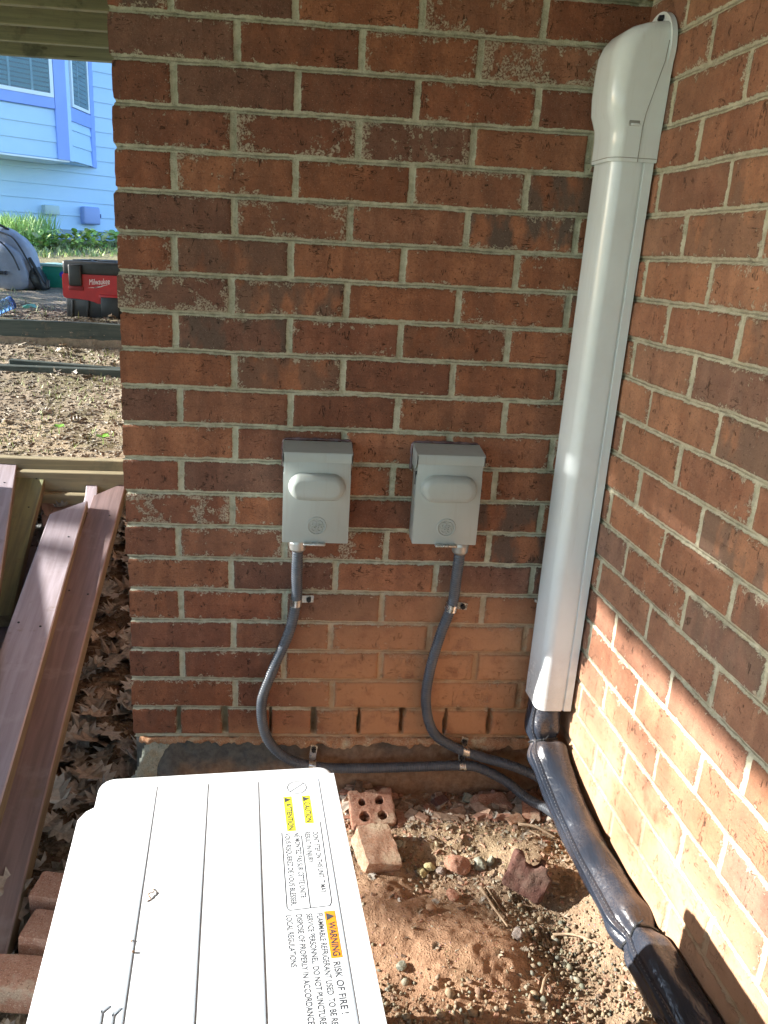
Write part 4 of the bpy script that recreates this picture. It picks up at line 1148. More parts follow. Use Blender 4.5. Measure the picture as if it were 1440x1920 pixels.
strap((0.372, -0.020, -1.392), (1, 0, -0.25), (0.12, 0, 1), 'dull strap with open ear just behind the white unit edge', earlen=0.026)
strap((0.702, -0.022, -1.357), (1, 0, -0.35), (0.05, 0, 1), 'upper strap of the pair where the two conduits run together', earlen=0.012)
strap((0.699, -0.018, -1.396), (1, 0, -0.05), (0, 0, 1), 'lower strap of the pair where the two conduits run together', earlen=0.012)

# ------------------------------------------------------------------ line set cover in the corner
cover = thing('pipe_cover', 'tall white plastic pipe cover running up the brick corner', 'pipe cover', (0.86, -0.06, -1.205))
def duct_ring(z, depth, y0, y1, r, groove=True, grow=0.0, back=0.0):
    """outline in plan; x measured out from the right wall, y along the wall"""
    def P(o, y): return Vector((UX - SL * y - o, y, z))
    pts = [P(back, y0 + grow), P(0.030, y0 + grow)]
    for i in range(7):
        a = i / 6 * PI / 2; pts.append(P(depth - r + (r + grow) * math.sin(a), y0 - r + (r + grow) * math.cos(a)))
    for i in range(7):
        a = i / 6 * PI / 2; pts.append(P(depth - r + (r + grow) * math.cos(a), y1 + r - (r + grow) * math.sin(a)))
    g = 0.0035 if groove else 0
    pts += [P(0.0240, y1 - grow), P(0.0228, y1 - grow + g), P(0.0200, y1 - grow + g), P(0.0185, y1 - grow), P(back, y1 - grow)]
    return pts
bm = bmesh.new()
zs = [-1.203, -1.2, -0.9, -0.6, -0.3, -0.165]
rings = [duct_ring(z, 0.073, -0.014, -0.106, 0.019, back=0.004) for z in zs]
loft(bm, rings, True, False)
obj_bm('duct', bm, M_PVC, cover, True)
# inner lip of the open foot
bm = bmesh.new(); r0 = duct_ring(-1.2035, 0.073, -0.014, -0.106, 0.019, back=0.004); r1 = duct_ring(-1.2035, 0.069, -0.018, -0.102, 0.016, False, back=0.008)
r2 = [p + Vector((0, 0, 0.03)) for p in r1]
loft(bm, [r0, r1, r2], False, False)
obj_bm('open_foot', bm, M_PVC_DARK, cover, True)
# wall cap: sleeve, swelling hood and flange on the right wall
cap = None
prof = [  # z, depth, y0, y1, corner radius
    (-0.186, 0.0765, -0.011, -0.1095, 0.020), (-0.184, 0.0775, -0.010, -0.1105, 0.021), (-0.150, 0.0775, -0.010, -0.1105, 0.021), (-0.135, 0.079, -0.010, -0.111, 0.021),
    (-0.124, 0.083, -0.009, -0.112, 0.022), (-0.112, 0.088, -0.008, -0.1125, 0.023), (-0.085, 0.0905, -0.006, -0.1135, 0.025), (-0.050, 0.0905, -0.005, -0.114, 0.028), (-0.026, 0.089, -0.005, -0.114, 0.029),
    (-0.010, 0.083, -0.006, -0.112, 0.030), (0.002, 0.073, -0.008, -0.110, 0.030), (0.010, 0.060, -0.010, -0.107, 0.028), (0.015, 0.044, -0.014, -0.102, 0.022), (0.018, 0.026, -0.019, -0.096, 0.014), (0.0195, 0.010, -0.024, -0.090, 0.006)]
bm = bmesh.new()
rings = []
for z, d, y0, y1, r in prof:
    def P(o, y): return Vector((UX - SL * y - o, y, z))
    pts = [P(0.002, y0)]
    for i in range(11):
        a = i / 10 * PI / 2; pts.append(P(d - r + r * math.sin(a), y0 - r + r * math.cos(a)))
    for i in range(11):
        a = i / 10 * PI / 2; pts.append(P(d - r + r * math.cos(a), y1 + r - r * math.sin(a)))
    pts.append(P(0.002, y1))
    rings.append(pts)
loft(bm, rings, True, False)
cap = obj_bm('wall_cap', bm, M_PVC, cover, True)
# flange
bm = bmesh.new()
fl = []
for i in range(33):
    a = -0.15 * PI + 1.3 * PI * i / 32
    yy = -0.060 + -0.058 * math.cos(a); zz = -0.022 + 0.060 * math.sin(a)
    fl.append((yy, zz))
fl = [(-0.113, -0.080)] + fl + [(-0.004, -0.080)]
prism(bm, [Vector((UX - SL * y - 0.0015, y, z)) for y, z in fl], (0, 0, 0), (-0.0085, 0, 0))
bmesh.ops.bevel(bm, geom=[e for e in bm.edges], offset=0.0025, segments=2, affect='EDGES', clamp_overlap=True)
obj_bm('flange', bm, M_PVC, cap, True)
bm = bmesh.new(); add_cyl(bm, (UX - 0.008, -0.074, 0.026), (UX - 0.0145, -0.074, 0.027), 0.006, 0.004, n=12)
obj_bm('screw', bm, M_BLACKSTEEL, cap, True)
# slot with tab on the cap front, split line between cap and back piece
bm = bmesh.new(); add_box(bm, (UX + 0.0045 - 0.048, -0.1108, -0.130), (0.018, 0.0030, 0.0085), None, 0.002, 3)
obj_bm('clip_slot', bm, M_PVC_DARK, cap, True)
bm = bmesh.new(); add_box(bm, (UX + 0.0045 - 0.046, -0.1118, -0.1320), (0.015, 0.0035, 0.0040), None, 0.0012, 3)
obj_bm('clip_tab', bm, M_PVC, cap, True)
bm = bmesh.new()
sp = [(-0.186, 0.0300), (-0.140, 0.0300), (-0.118, 0.0280), (-0.05, 0.0150), (-0.02, 0.010)]
sp = [(-0.186, 0.034, -0.1112), (-0.135, 0.034, -0.1118), (-0.115, 0.032, -0.1130), (-0.04, 0.0145, -0.1146), (-0.012, 0.0125, -0.1146)]
for (za, oa, ya), (zb_, ob, yb) in zip(sp, sp[1:]): add_cyl(bm, (UX - SL * ya - oa, ya + 0.0004, za), (UX - SL * yb - ob, yb + 0.0004, zb_), 0.0008, n=6)
obj_bm('split_line', bm, M_PVC_DARK, cap)
bm = bmesh.new(); prof2 = duct_ring(-0.1805, 0.0775, -0.010, -0.1105, 0.021, False, 0.0004, back=0.003)
for a, b in zip(prof2[1:], prof2[2:]): add_cyl(bm, a, b, 0.0006, n=5, caps=False)
obj_bm('sleeve_line', bm, M_PVC_DARK, cap)
bm = bmesh.new(); add_cyl(bm, (UX - 0.0735, -0.030, -0.995), (UX - 0.0775, -0.030, -0.995), 0.0045, 0.0035, n=14)
obj_bm('screw', bm, M_DULLZINC, cover, True)

# ------------------------------------------------------------------ black line set sleeve
LS = [(0.850, -0.060, -1.175), (0.848, -0.064, -1.215), (0.843, -0.074, -1.255), (0.845, -0.092, -1.288), (0.849, -0.128, -1.306), (0.854, -0.20, -1.326), (0.862, -0.300, -1.345), (0.868, -0.395, -1.350), (0.873, -0.478, -1.350),
      (0.878, -0.548, -1.346), (0.882, -0.63, -1.340), (0.886, -0.72, -1.335), (0.892, -0.86, -1.335), (0.898, -1.05, -1.34)]
sleeve = thing('line_set_sleeve', 'shiny black vinyl sleeve over the pipes, dusty and tied at two places', 'pipe sleeve', (0.87, -0.4, -1.38))
path, LL = catmull(LS, 420)
def near_s(pt):
    return min(range(len(path)), key=lambda i: (path[i] - Vector(pt)).length) / (len(path) - 1)
S1 = near_s((0.8445, -0.088, -1.283)); S2 = near_s((0.877, -0.535, -1.347))
def rsl(s, a):
    L1 = (s - S1) * LL; L2 = (s - S2) * LL
    r = 0.0335 if L1 < 0 else (0.0355 if L2 < 0 else 0.0385)
    k1 = math.exp(-(L1 / 0.016) ** 2); k2 = math.exp(-(L2 / 0.020) ** 2)
    r *= 1 - 0.30 * k1 - 0.27 * k2
    r += 0.0035 * math.exp(-((L1 - 0.035) / 0.02) ** 2) + 0.003 * math.exp(-((L2 + 0.04) / 0.02) ** 2)
    f1 = math.exp(-abs(L1) / 0.045); f2 = math.exp(-abs(L2) / 0.055)
    r += (0.0055 * f1 * math.sin(a * 5 + 0.6 + L1 * 14) + 0.0062 * f2 * math.sin(a * 5 + 1.3 - L2 * 10) + 0.002 * f2 * math.sin(a * 9 + L2 * 22)) * (1 - 0.6 * (k1 + k2))
    r += 0.0016 * math.sin(a * 2 + s * 9) + 0.0012 * math.sin(a * 3 - s * 23) + 0.0007 * math.sin(a * 4 + s * 61)
    r *= 1 + 0.05 * math.cos(2 * (a - 1.2))
    return r
V, F = sweep(path, (-1, 0, 0.3), rsl, 56)
obj_from('sleeve', V, F, M_VINYL, sleeve)
fr = frames(path, (-1, 0, 0.3))
def on_surface(i, a, lift=0.0):
    p, t, x, y = fr[i]; r = rsl(i / (len(fr) - 1), a) + lift
    return p + x * (r * math.cos(a)) + y * (r * math.sin(a))
def seam_angle(i):
    s = i / (len(fr) - 1)
    return SEAM0 + 0.30 * math.sin(s * 5.0)
# angle of the seam: choose the side that faces the camera and a bit left
def best_angle(i, d):
    p, t, x, y = fr[i]; return math.atan2(Vector(d).dot(y), Vector(d).dot(x))
SEAMS = []
prev = None
for i in range(len(fr)):
    p = fr[i][0]; to = (cam.matrix_world.translation - p).normalized()
    v = to * 0.55 + Vector((-0.9, 0.0, 0.10))
    SEAMS.append(best_angle(i, v))
V = []; F = []
prof = [(-0.0075, 0.0006), (-0.0070, 0.0022), (-0.0008, 0.0026), (0.0, 0.0040), (0.0022, 0.0042), (0.0030, 0.0022), (0.0078, 0.0018), (0.0085, 0.0004)]
for i in range(len(fr)):
    r = 0.035
    for d, l in prof: V.append(on_surface(i, SEAMS[i] + d / r, l))
m = len(prof)
for i in range(len(fr) - 1):
    for j in range(m - 1): F.append((i * m + j, i * m + j + 1, (i + 1) * m + j + 1, (i + 1) * m + j))
obj_from('seam_flap', V, F, M_VINYL, sleeve, smooth=True)
bm = bmesh.new()
for i in range(2, len(fr) - 3, 3):
    for d in (-0.0048,):
        a = on_surface(i, SEAMS[i] + d / 0.035, 0.0030); b = on_surface(i + 2, SEAMS[i + 2] + d / 0.035, 0.0030); add_cyl(bm, a, a.lerp(b, 0.75), 0.0006, n=5)
obj_bm('stitching', bm, M_STITCH, sleeve)
for S_, nm in ((S1, 'a'), (S2, 'b')):
    i = int(S_ * (len(fr) - 1)); ring = [on_surface(i, 2 * PI * k / 40, 0.0012) for k in range(40)]; bm = bmesh.new()
    for k in range(40): add_cyl(bm, ring[k], ring[(k + 1) % 40], 0.0020, n=6, caps=False)
    h = on_surface(i, SEAMS[i] - 0.9, 0.003); add_box(bm, h, (0.008, 0.006, 0.006), None, 0.001)
    add_cyl(bm, h, h + Vector((0.004, -0.006, 0.014)), 0.0012, n=5)
    obj_bm('cable_tie', bm, M_BLACKPL, sleeve, True)

# ------------------------------------------------------------------ rubble lying on the ground
def rough_solid(name, size, loc, rot, mat, label, cat, seed=0, amp=0.12, cuts=5, holes=None, parent=None, group=None, chip=0.0):
    bm = bmesh.new()
    bmesh.ops.create_cube(bm, size=1.0)
    bmesh.ops.transform(bm, matrix=Matrix.Diagonal((*size, 1)), verts=bm.verts)
    r_ = random.Random(seed)
    if chip:
        for v in bm.verts: v.co += Vector([r_.uniform(-chip, chip) * s for s in size])
    if holes:
        me = bpy.data.meshes.new('t'); bm.to_mesh(me); bm.free(); o = bpy.data.objects.new('t', me); sc.collection.objects.link(o)
        b2 = bmesh.new()
        for (hx, hy, hr, ax) in holes:
            q = {'z': (Vector((hx, hy, -1)), Vector((hx, hy, 1))), 'y': (Vector((hx, -1, hy)), Vector((hx, 1, hy)))}[ax]
            add_cyl(b2, q[0], q[1], hr, n=14)
        m2 = bpy.data.meshes.new('t2'); b2.to_mesh(m2); b2.free(); o2 = bpy.data.objects.new('t2', m2); sc.collection.objects.link(o2)
        md = o.modifiers.new('b', 'BOOLEAN'); md.operation = 'DIFFERENCE'; md.object = o2; md.solver = 'EXACT'
        rm = o.modifiers.new('r', 'REMESH'); rm.mode = 'VOXEL'; rm.voxel_size = min(size) / 18
        dg = bpy.context.evaluated_depsgraph_get(); me3 = bpy.data.meshes.new_from_object(o.evaluated_get(dg))
        bpy.data.objects.remove(o); bpy.data.objects.remove(o2)
        bm = bmesh.new(); bm.from_mesh(me3)
    else:
        bmesh.ops.subdivide_edges(bm, edges=bm.edges, cuts=12, use_grid_fill=True)
    ms = min(size)
    for v in bm.verts:
        c = v.co; q = Vector((c.x / size[0], c.y / size[1], c.z / size[2])) * 2
        rr = max(abs(q.x), abs(q.y), abs(q.z))
        # worn corners
        k = sorted((abs(q.x), abs(q.y), abs(q.z)))
        worn = max(0, k[1] - 0.90) * (0.35 if holes or chip else 0.14) + max(0, k[0] - 0.85) * 0.15
        n_ = mnoise.fractal(c / ms * 1.6 + Vector((seed * 3.1, 0, 0)), 0.8, 2.0, 4) 
        v.co = c * (1 - worn) + c.normalized() * (n_ * amp * ms * 0.5)
    obj = obj_bm(name, bm, mat, parent, smooth=True)
    obj.matrix_world = Matrix.Translation(loc) @ rot.to_4x4()
    if parent is None: tag(obj, label, cat, group)
    return obj
def E(x, y, z): return Matrix.Rotation(math.radians(z), 3, 'Z') @ Matrix.Rotation(math.radians(y), 3, 'Y') @ Matrix.Rotation(math.radians(x), 3, 'X')
def gl_(x, y, dz): return (x, y, gz(x, y) + dz)
rough_solid('brick_fragment', (0.094, 0.082, 0.030), gl_(0.500, -0.075, 0.014), E(22, -3, 4), M_RUBBLE, 'pink broken brick piece with core holes, beside the white unit edge', 'brick piece', 3, 0.12,
            holes=[(-0.020, 0.012, 0.0085, 'z'), (0.018, 0.013, 0.0095, 'z'), (-0.018, -0.020, 0.0115, 'z'), (0.019, -0.021, 0.0105, 'z'), (-0.018, 0.041, 0.008, 'z'), (0.017, 0.042, 0.008, 'z')])
rough_solid('brick_fragment', (0.072, 0.088, 0.040), gl_(0.500, -0.195, 0.016), E(14, 4, 12), M_RUBBLE_PALE, 'solid sunlit half brick lying just below the piece with core holes', 'brick piece', 5, 0.14, chip=0.06)
rough_solid('brick_fragment', (0.078, 0.062, 0.062), gl_(0.775, -0.295, 0.030), E(-38, 16, -28), M_RUBBLE_DARK, 'big dark brown broken brick with two open core channels on the mound', 'brick piece', 8, 0.16,
            holes=[(-0.006, 0.031, 0.016, 'y'), (0.032, 0.030, 0.013, 'y')], chip=0.10)
def stone(loc, s, mat, label, seed, group=None, cat='stone', rot=None):
    bm = bmesh.new(); bmesh.ops.create_icosphere(bm, subdivisions=4, radius=1.0)
    r_ = random.Random(seed)
    planes = [(Vector((r_.gauss(0, 1), r_.gauss(0, 1), r_.gauss(0, 1))).normalized(), r_.uniform(0.62, 0.9)) for _ in range(9)]
    for v in bm.verts:
        c = v.co.copy()
        for n_, d in planes:
            e = c.dot(n_) - d
            if e > 0: c -= n_ * e * 0.9
        c += c.normalized() * 0.10 * mnoise.fractal(c * 2.2 + Vector((seed, 0, 0)), 0.8, 2, 4)
        v.co = Vector((c.x * s[0], c.y * s[1], c.z * s[2]))
    o = obj_bm('stone' if cat == 'stone' else 'brick_lump', bm, mat, smooth=True)
    o.matrix_world = Matrix.Translation(loc) @ (rot or E(0, 0, seed * 37)).to_4x4()
    tag(o, label, cat, group); return o
stone(gl_(0.655, -0.232, 0.010), (0.026, 0.023, 0.017), M_RUBBLE, 'rounded red brick lump between the gravel and the dark broken brick', 4, cat='brick lump')
stone(gl_(0.700, -0.228, 0.007), (0.015, 0.014, 0.011), M_STONE, 'grey green angular stone between the red lump and the dark broken brick', 6)
stone(gl_(0.722, -0.222, 0.006), (0.008, 0.013, 0.009), M_STONE, 'narrow grey green stone touching the dark broken brick', 9)
M_YST = rubble_mat('yellowish stone', (0.42, 0.36, 0.18), (0.52, 0.46, 0.26), (0.36, 0.30, 0.17))
stone(gl_(0.602, -0.226, 0.006), (0.011, 0.013, 0.009), M_YST, 'yellowish stone left of the grey lump above the gravel', 12)
stone(gl_(0.585, -0.236, 0.006), (0.012, 0.010, 0.008), M_YST, 'yellowish stone at the top end of the gravel drift', 13)
stone(gl_(0.622, -0.236, 0.006), (0.010, 0.010, 0.008), rubble_mat('grey stone', (0.25, 0.20, 0.17), (0.34, 0.29, 0.25), (0.22, 0.18, 0.15)), 'grey brown lump just left of the red brick lump', 14)
stone(gl_(0.548, -0.165, 0.006), (0.011, 0.010, 0.006), M_STONE, 'teal grey stone right of the sunlit half brick', 16)
stone(gl_(0.516, -0.47, 0.005), (0.008, 0.010, 0.005), M_STONE, 'flat teal pebble on the clay beside the unit edge', 18)
stone(gl_(0.585, -0.345, 0.005), (0.010, 0.009, 0.007), rubble_mat('brown lump', (0.34, 0.20, 0.12), (0.42, 0.28, 0.18), (0.30, 0.19, 0.13)), 'small brown lump alone on the orange clay', 20)
stone(gl_(0.727, -0.405, 0.006), (0.014, 0.011, 0.008), rubble_mat('veined lump', (0.20, 0.18, 0.17), (0.42, 0.34, 0.28), (0.16, 0.12, 0.10)), 'two toned lump at the left rim of the gravel drift', 21)
stone(gl_(0.632, -0.306, 0.005), (0.016, 0.012, 0.006), M_RUBBLE, 'flat red chip low in the gravel', 22, cat='brick chip')
def slab(x, y, sx, sy, sz, rot, mat, label, seed):
    return rough_solid('brick_flake', (sx, sy, sz), gl_(x, y, sz * 0.6 + 0.004), rot, mat, label, 'brick flake', seed, 0.25, chip=0.22)
slab(0.765, -0.040, 0.075, 0.034, 0.012, E(20, 3, 14), M_RUBBLE, 'long flat brick flake at the wall foot under the conduits', 31)
slab(0.842, -0.075, 0.034, 0.050, 0.012, E(24, -6, -8), M_RUBBLE, 'squarish pink brick flake next to the black sleeve', 33)
slab(0.800, -0.105, 0.036, 0.020, 0.008, E(12, 6, 30), M_RUBBLE_PALE, 'small pale flake lying below the squarish flake', 34)
slab(0.720, -0.028, 0.030, 0.024, 0.010, E(20, 3, -20), M_STONE, 'blue grey mortar flake left of the long brick flake', 35)
slab(0.655, -0.035, 0.030, 0.022, 0.010, E(24, -5, 20), M_RUBBLE_DARK, 'dark flake at the wall foot near the core hole brick', 36)
# bricks in the shade left of the unit
def whole_brick(loc, rot, label, seed, s=(0.10, 0.19, 0.057)):
    return rough_solid('loose_brick', s, loc, rot, M_RUBBLE, label, 'brick', seed, 0.05, group='loose bricks left of the unit')
whole_brick((-0.045, -0.345, -1.43), E(2, 2, -10), 'loose brick in the shade beside the unit, farthest of three', 44, (0.125, 0.055, 0.05))
whole_brick((-0.035, -0.425, -1.435), E(-2, 2, -8), 'loose brick in the shade beside the unit, middle of three', 46, (0.125, 0.060, 0.05))
whole_brick((-0.110, -0.500, -1.44), E(0, 4, -2), 'loose brick in the shade beside the unit, nearest of three', 48, (0.13, 0.06, 0.05))
# twigs
M_TWIG = simple('dry twig', (0.30, 0.21, 0.13), (0.40, 0.30, 0.20), 0.85, 0, 60, 0.4, 200)
def twig(pts, r, label):
    P = [(x, y, gz(x, y) + z) for x, y, z in pts]
    path, L = catmull(P, 24)
    V, F = sweep(path, (0, 0, 1), lambda s, a: r * (1 - 0.4 * s) * (1 + 0.12 * math.sin(s * 19)), 8)
    o = obj_from('twig', V, F, M_TWIG); tag(o, label, 'twig', 'twigs on the bare earth'); return o
twig([(0.688, -0.290, 0.006), (0.700, -0.335, 0.009), (0.716, -0.385, 0.004)], 0.0032, 'thick split twig below the dark broken brick, left one of the pair')
twig([(0.700, -0.290, 0.005), (0.712, -0.332, 0.008), (0.724, -0.375, 0.004)], 0.0020, 'thin twig lying right beside the thick split twig')
twig([(0.735, -0.525, 0.006), (0.748, -0.500, 0.010), (0.765, -0.478, 0.006)], 0.0030, 'grey twig at the lower rim of the clay mound')
twig([(0.805, -0.120, 0.006), (0.835, -0.135, 0.012), (0.872, -0.160, 0.006)], 0.0035, 'pale twig beside the black sleeve above the tan mound')
twig([(0.842, -0.165, 0.005), (0.822, -0.150, 0.008), (0.805, -0.140, 0.004)], 0.0024, 'short twig crossing below the pale twig')
twig([(0.80, -0.385, 0.004), (0.83, -0.40, 0.008), (0.86, -0.44, 0.004)], 0.0025, 'curved twig on the gravel drift near the sleeve')
n = 46
x = rs.uniform(0.44, 0.90, n); y = rs.uniform(-0.60, -0.03, n)
leaves('leaf_scraps', x, y, 0.020, 'small dry leaf scraps on the bare earth', [(0.34, 0.26, 0.18), (0.22, 0.18, 0.13), (0.42, 0.38, 0.32)], 0.005)

# ------------------------------------------------------------------ loose boards on the left
def plank(name, a, b, w, th_, label, top, side, skew=0.0, cat='board', group='loose boards beside the brick corner', nails=True, roll=0.0):
    a = Vector(a); b = Vector(b); d = (b - a).normalized(); up_ = Vector((0, 0, 1)); s = d.cross(up_).normalized(); n_ = s.cross(d).normalized()
    s = (Matrix.Rotation(roll, 3, d) @ s); n_ = (Matrix.Rotation(roll, 3, d) @ n_)
    bm = bmesh.new(); L = (b - a).length; N = 24
    r_ = random.Random(int(a.x * 1e4) & 1023)
    rows = []
    for i in range(N + 1):
        t = i / N; p = a.lerp(b, t)
        wob = 0.0025 * math.sin(t * 5 + a.x * 40)
        row = []
        for (ss, nn) in ((-w / 2, 0), (-w / 2 + 0.003, 0.003), (w / 2 - 0.003, 0.003), (w / 2, 0), (w / 2, -th_), (-w / 2, -th_)):
            row.append(bm.verts.new(p + s * (ss + wob) + n_ * nn + d * (skew * (-ss / w) if i == 0 else 0)))
        rows.append(row)
    for r0_, r1_ in zip(rows, rows[1:]):
        for j in range(6):
            f = bm.faces.new((r0_[j], r0_[(j + 1) % 6], r1_[(j + 1) % 6], r1_[j])); f.material_index = 0 if j in (0, 1, 2) else 1
    f = bm.faces.new(rows[0][::-1]); f.material_index = 1; f = bm.faces.new(rows[-1]); f.material_index = 1
    mats = [top, side]
    o = obj_bm(name, bm, mats)
    LM = Matrix.Translation(a) @ Matrix((s, d, n_)).transposed().to_4x4()
    o.data.transform(LM.inverted()); o.matrix_world = LM
    tag(o, label, cat, group)
    if nails:
        k = 0
        for t in (0.10, 0.32, 0.33, 0.55):
            bm = bmesh.new(); p = a.lerp(b, t) + s * (w * (0.28 if k % 2 else -0.25)) + n_ * 0.003
            add_cyl(bm, p, p + n_ * 0.0015, 0.003, n=8); nl = obj_bm('nail', bm, M_BLACKSTEEL, o); nl.matrix_parent_inverse = LM.inverted(); k += 1
    return o
plank('deck_board', (-0.418, 1.075, -1.190), (-0.172, -1.00, -1.475), 0.105, 0.036, 'long faded red board with top tinted violet for sky light, lying in front of the dark red one', M_RED_SKYTINT, M_WOODEDGE, skew=-0.10)
plank('deck_board', (-0.338, 1.290, -1.188), (-0.135, -0.80, -1.490), 0.100, 0.038, 'dark red board next to the leaves, rightmost, with sunlit pink tip', M_REDDARK, M_WOODEDGE, skew=-0.12)
plank('deck_board', (-0.745, 1.375, -1.130), (-0.300, -0.35, -1.36), 0.130, 0.034, 'faded red board at the picture edge, leftmost', M_RED_SKYTINT, M_WOODEDGE)
plank('deck_board', (-0.640, 1.405, -1.150), (-0.500, 0.55, -1.335), 0.110, 0.034, 'green tinged mossy board under the leftmost red board', M_WOODGREEN, M_WOODEDGE)
plank('deck_board', (-0.56, 1.20, -1.30), (-0.38, 0.20, -1.43), 0.100, 0.03, 'dark board half buried in leaves below the long faded red one', M_REDDARK, M_WOODEDGE, nails=False)
plank('deck_board', (-0.545, 1.35, -1.235), (-0.455, 1.10, -1.262), 0.115, 0.025, 'short red board offcut covered with leaf scraps behind the long boards', M_REDDARK, M_WOODEDGE, nails=False)
plank('deck_board', (-0.408, 1.335, -1.185), (-0.370, 1.10, -1.215), 0.040, 0.03, 'narrow pinkish strip poking out between the two long boards', M_RED_SKYTINT, M_WOODEDGE, nails=False)

def hboard(x0, x1, y, z0, z1, th_, mat, label, slope=0.0, name='edging_board', group='boards edging the terraces', yaw=0.0, cut=0.0):
    bm = bmesh.new()
    pts = [Vector((x0, y + yaw * x0, z0)), Vector((x1, y + yaw * x1, z0 + slope)), Vector((x1, y + yaw * x1, z1 + slope)), Vector((x0 + cut, y + yaw * x0, z1)), Vector((x0, y + yaw * x0, z1 - cut))]
    if cut == 0: pts = pts[:-1]
    prism(bm, pts, (0, 0, 0), (0, th_, 0))
    bmesh.ops.bevel(bm, geom=list(bm.edges), offset=0.003, segments=1, affect='EDGES', clamp_overlap=True)
    o = obj_bm(name, bm, mat); tag(o, label, 'board', group); return o
hboard(-3.0, 0.02, 1.372, -1.30, -1.104, 0.036, M_TIMBER, 'pale edging board nearest the house corner, upper of two layers')
hboard(-3.0, 0.02, 1.325, -1.34, -1.150, 0.036, M_TIMBER, 'pale edging board in front, lower of the two layers', slope=0.012)
hboard(-0.60, 0.02, 1.27, -1.30, -1.205, 0.030, M_TIMBER, 'short pale board lying against the lower edging layer near the brick')
hboard(-3.5, -0.33, 2.30, -0.975, -0.915, 0.05, M_TIMBER_DARK, 'thin dark board half sunk in the terrace, long one')
hboard(-1.02, 0.1, 2.345, -0.96, -0.893, 0.04, M_TIMBER_DARK, 'short dark board overlapping the thin sunk board', slope=-0.045)
hboard(-1.22, 0.1, 2.655, -0.93, -0.742, 0.05, M_TIMBER_DARK, 'dark green grey timber with a clipped corner under the red tool case', cut=0.035)
hboard(-3.6, -1.10, 2.69, -0.93, -0.738, 0.05, M_TIMBER, 'older timber continuing left from the clipped dark one')

# ------------------------------------------------------------------ tool case (wet vacuum)
def vac():
    x0, x1, zb, zt_, y0, dep = -0.94, -0.47, gz(-0.75, 3.0) - 0.004, 0, 3.0, 0.26
    zb = -0.757; hgt = 0.302; cx = (x0 + x1) / 2
    root = thing('wet_vacuum', 'red and black boxy wet vacuum with latches standing on the upper terrace', 'vacuum', (cx, y0 + dep / 2, zb))
    box_obj('base_tank', (cx, y0 + dep / 2, zb + 0.075), (0.452, dep - 0.01, 0.15), M_BLACKPL, root, bevel=0.015)
    bm = bmesh.new()   # red middle band with stepped lower edge
    pts = [(x0, 0.235), (x0, 0.115), (x0 + 0.012, 0.108), (x0 + 0.13, 0.108), (x0 + 0.175, 0.085), (x1 - 0.02, 0.085), (x1, 0.115), (x1, 0.235)]
    prism(bm, [Vector((x, y0 - 0.004, zb + z)) for x, z in pts], (0, 0, 0), (0, dep + 0.006, 0))
    bmesh.ops.bevel(bm, geom=list(bm.edges), offset=0.006, segments=2, affect='EDGES', clamp_overlap=True)
    band = obj_bm('middle_band', bm, M_REDPL, root, True)
    lid = box_obj('lid', (cx, y0 + dep / 2, zb + 0.265), (0.462, dep + 0.004, 0.072), M_BLACKPL, root, bevel=0.014, seg=3)
    for i in range(3): box_obj('lid_rib', (x0 + 0.10 + i * 0.13, y0 + dep / 2, zb + 0.303), (0.10, dep - 0.06, 0.008), M_BLACKPL, lid, bevel=0.003)
    for xx in (x0 + 0.072, x1 - 0.072):
        box_obj('latch', (xx, y0 - 0.010, zb + 0.228), (0.068, 0.022, 0.110), M_BLACKPL, root, bevel=0.008, seg=3)
        box_obj('latch_recess', (xx, y0 - 0.0065, zb + 0.162), (0.078, 0.008, 0.022), simple('dark red plastic', (0.22, 0.01, 0.012)), root, bevel=0.003)
    box_obj('front_recess', (cx + 0.01, y0 - 0.008, zb + 0.070), (0.095, 0.014, 0.105), M_BLACKPL, root, bevel=0.006)
    box_obj('red_surround', (cx + 0.01, y0 - 0.0065, zb + 0.120), (0.115, 0.010, 0.030), M_REDPL, root, bevel=0.004)
    for xx in (x0 + 0.045, x0 + 0.125, x1 - 0.125, x1 - 0.045): box_obj('tank_rib', (xx, y0 + 0.001, zb + 0.055), (0.012, 0.014, 0.09), M_BLACKPL, root, Matrix.Rotation(0.12, 3, 'Y'), 0.003)
    text_mesh('brand_writing', "Milwaukee", (x0 + 0.140, y0 - 0.0048, zb + 0.196), (x0 + 0.248, y0 - 0.0048, zb + 0.205), 0.042, M_WHITEPRINT, band, (0, 0, 1), 0.0008, shear=0.25)
    bm = bmesh.new()
    z0 = zb + 0.170
    for q in ([(0.130, -0.004), (0.185, 0.004), (0.180, -0.002)], [(0.165, 0.001), (0.215, 0.0095), (0.205, 0.0035), (0.160, -0.004)], [(0.195, 0.003), (0.250, 0.020), (0.205, 0.010)]):
        prism(bm, [Vector((x0 + a, y0 - 0.0056, z0 + b)) for a, b in q], (0, 0, 0), (0, -0.0008, 0))
    obj_bm('lightning_mark', bm, M_WHITEPRINT, band)
    hb = bmesh.new()
    for xx in (cx - 0.11, cx + 0.11): add_box(hb, (xx, y0 + dep / 2, zb + 0.30), (0.03, 0.03, 0.02), None, 0.004)
    add_box(hb, (cx, y0 + dep / 2, zb + 0.304), (0.25, 0.032, 0.014), None, 0.006)
    obj_bm('carry_handle', hb, M_BLACKPL, root, True)
vac()

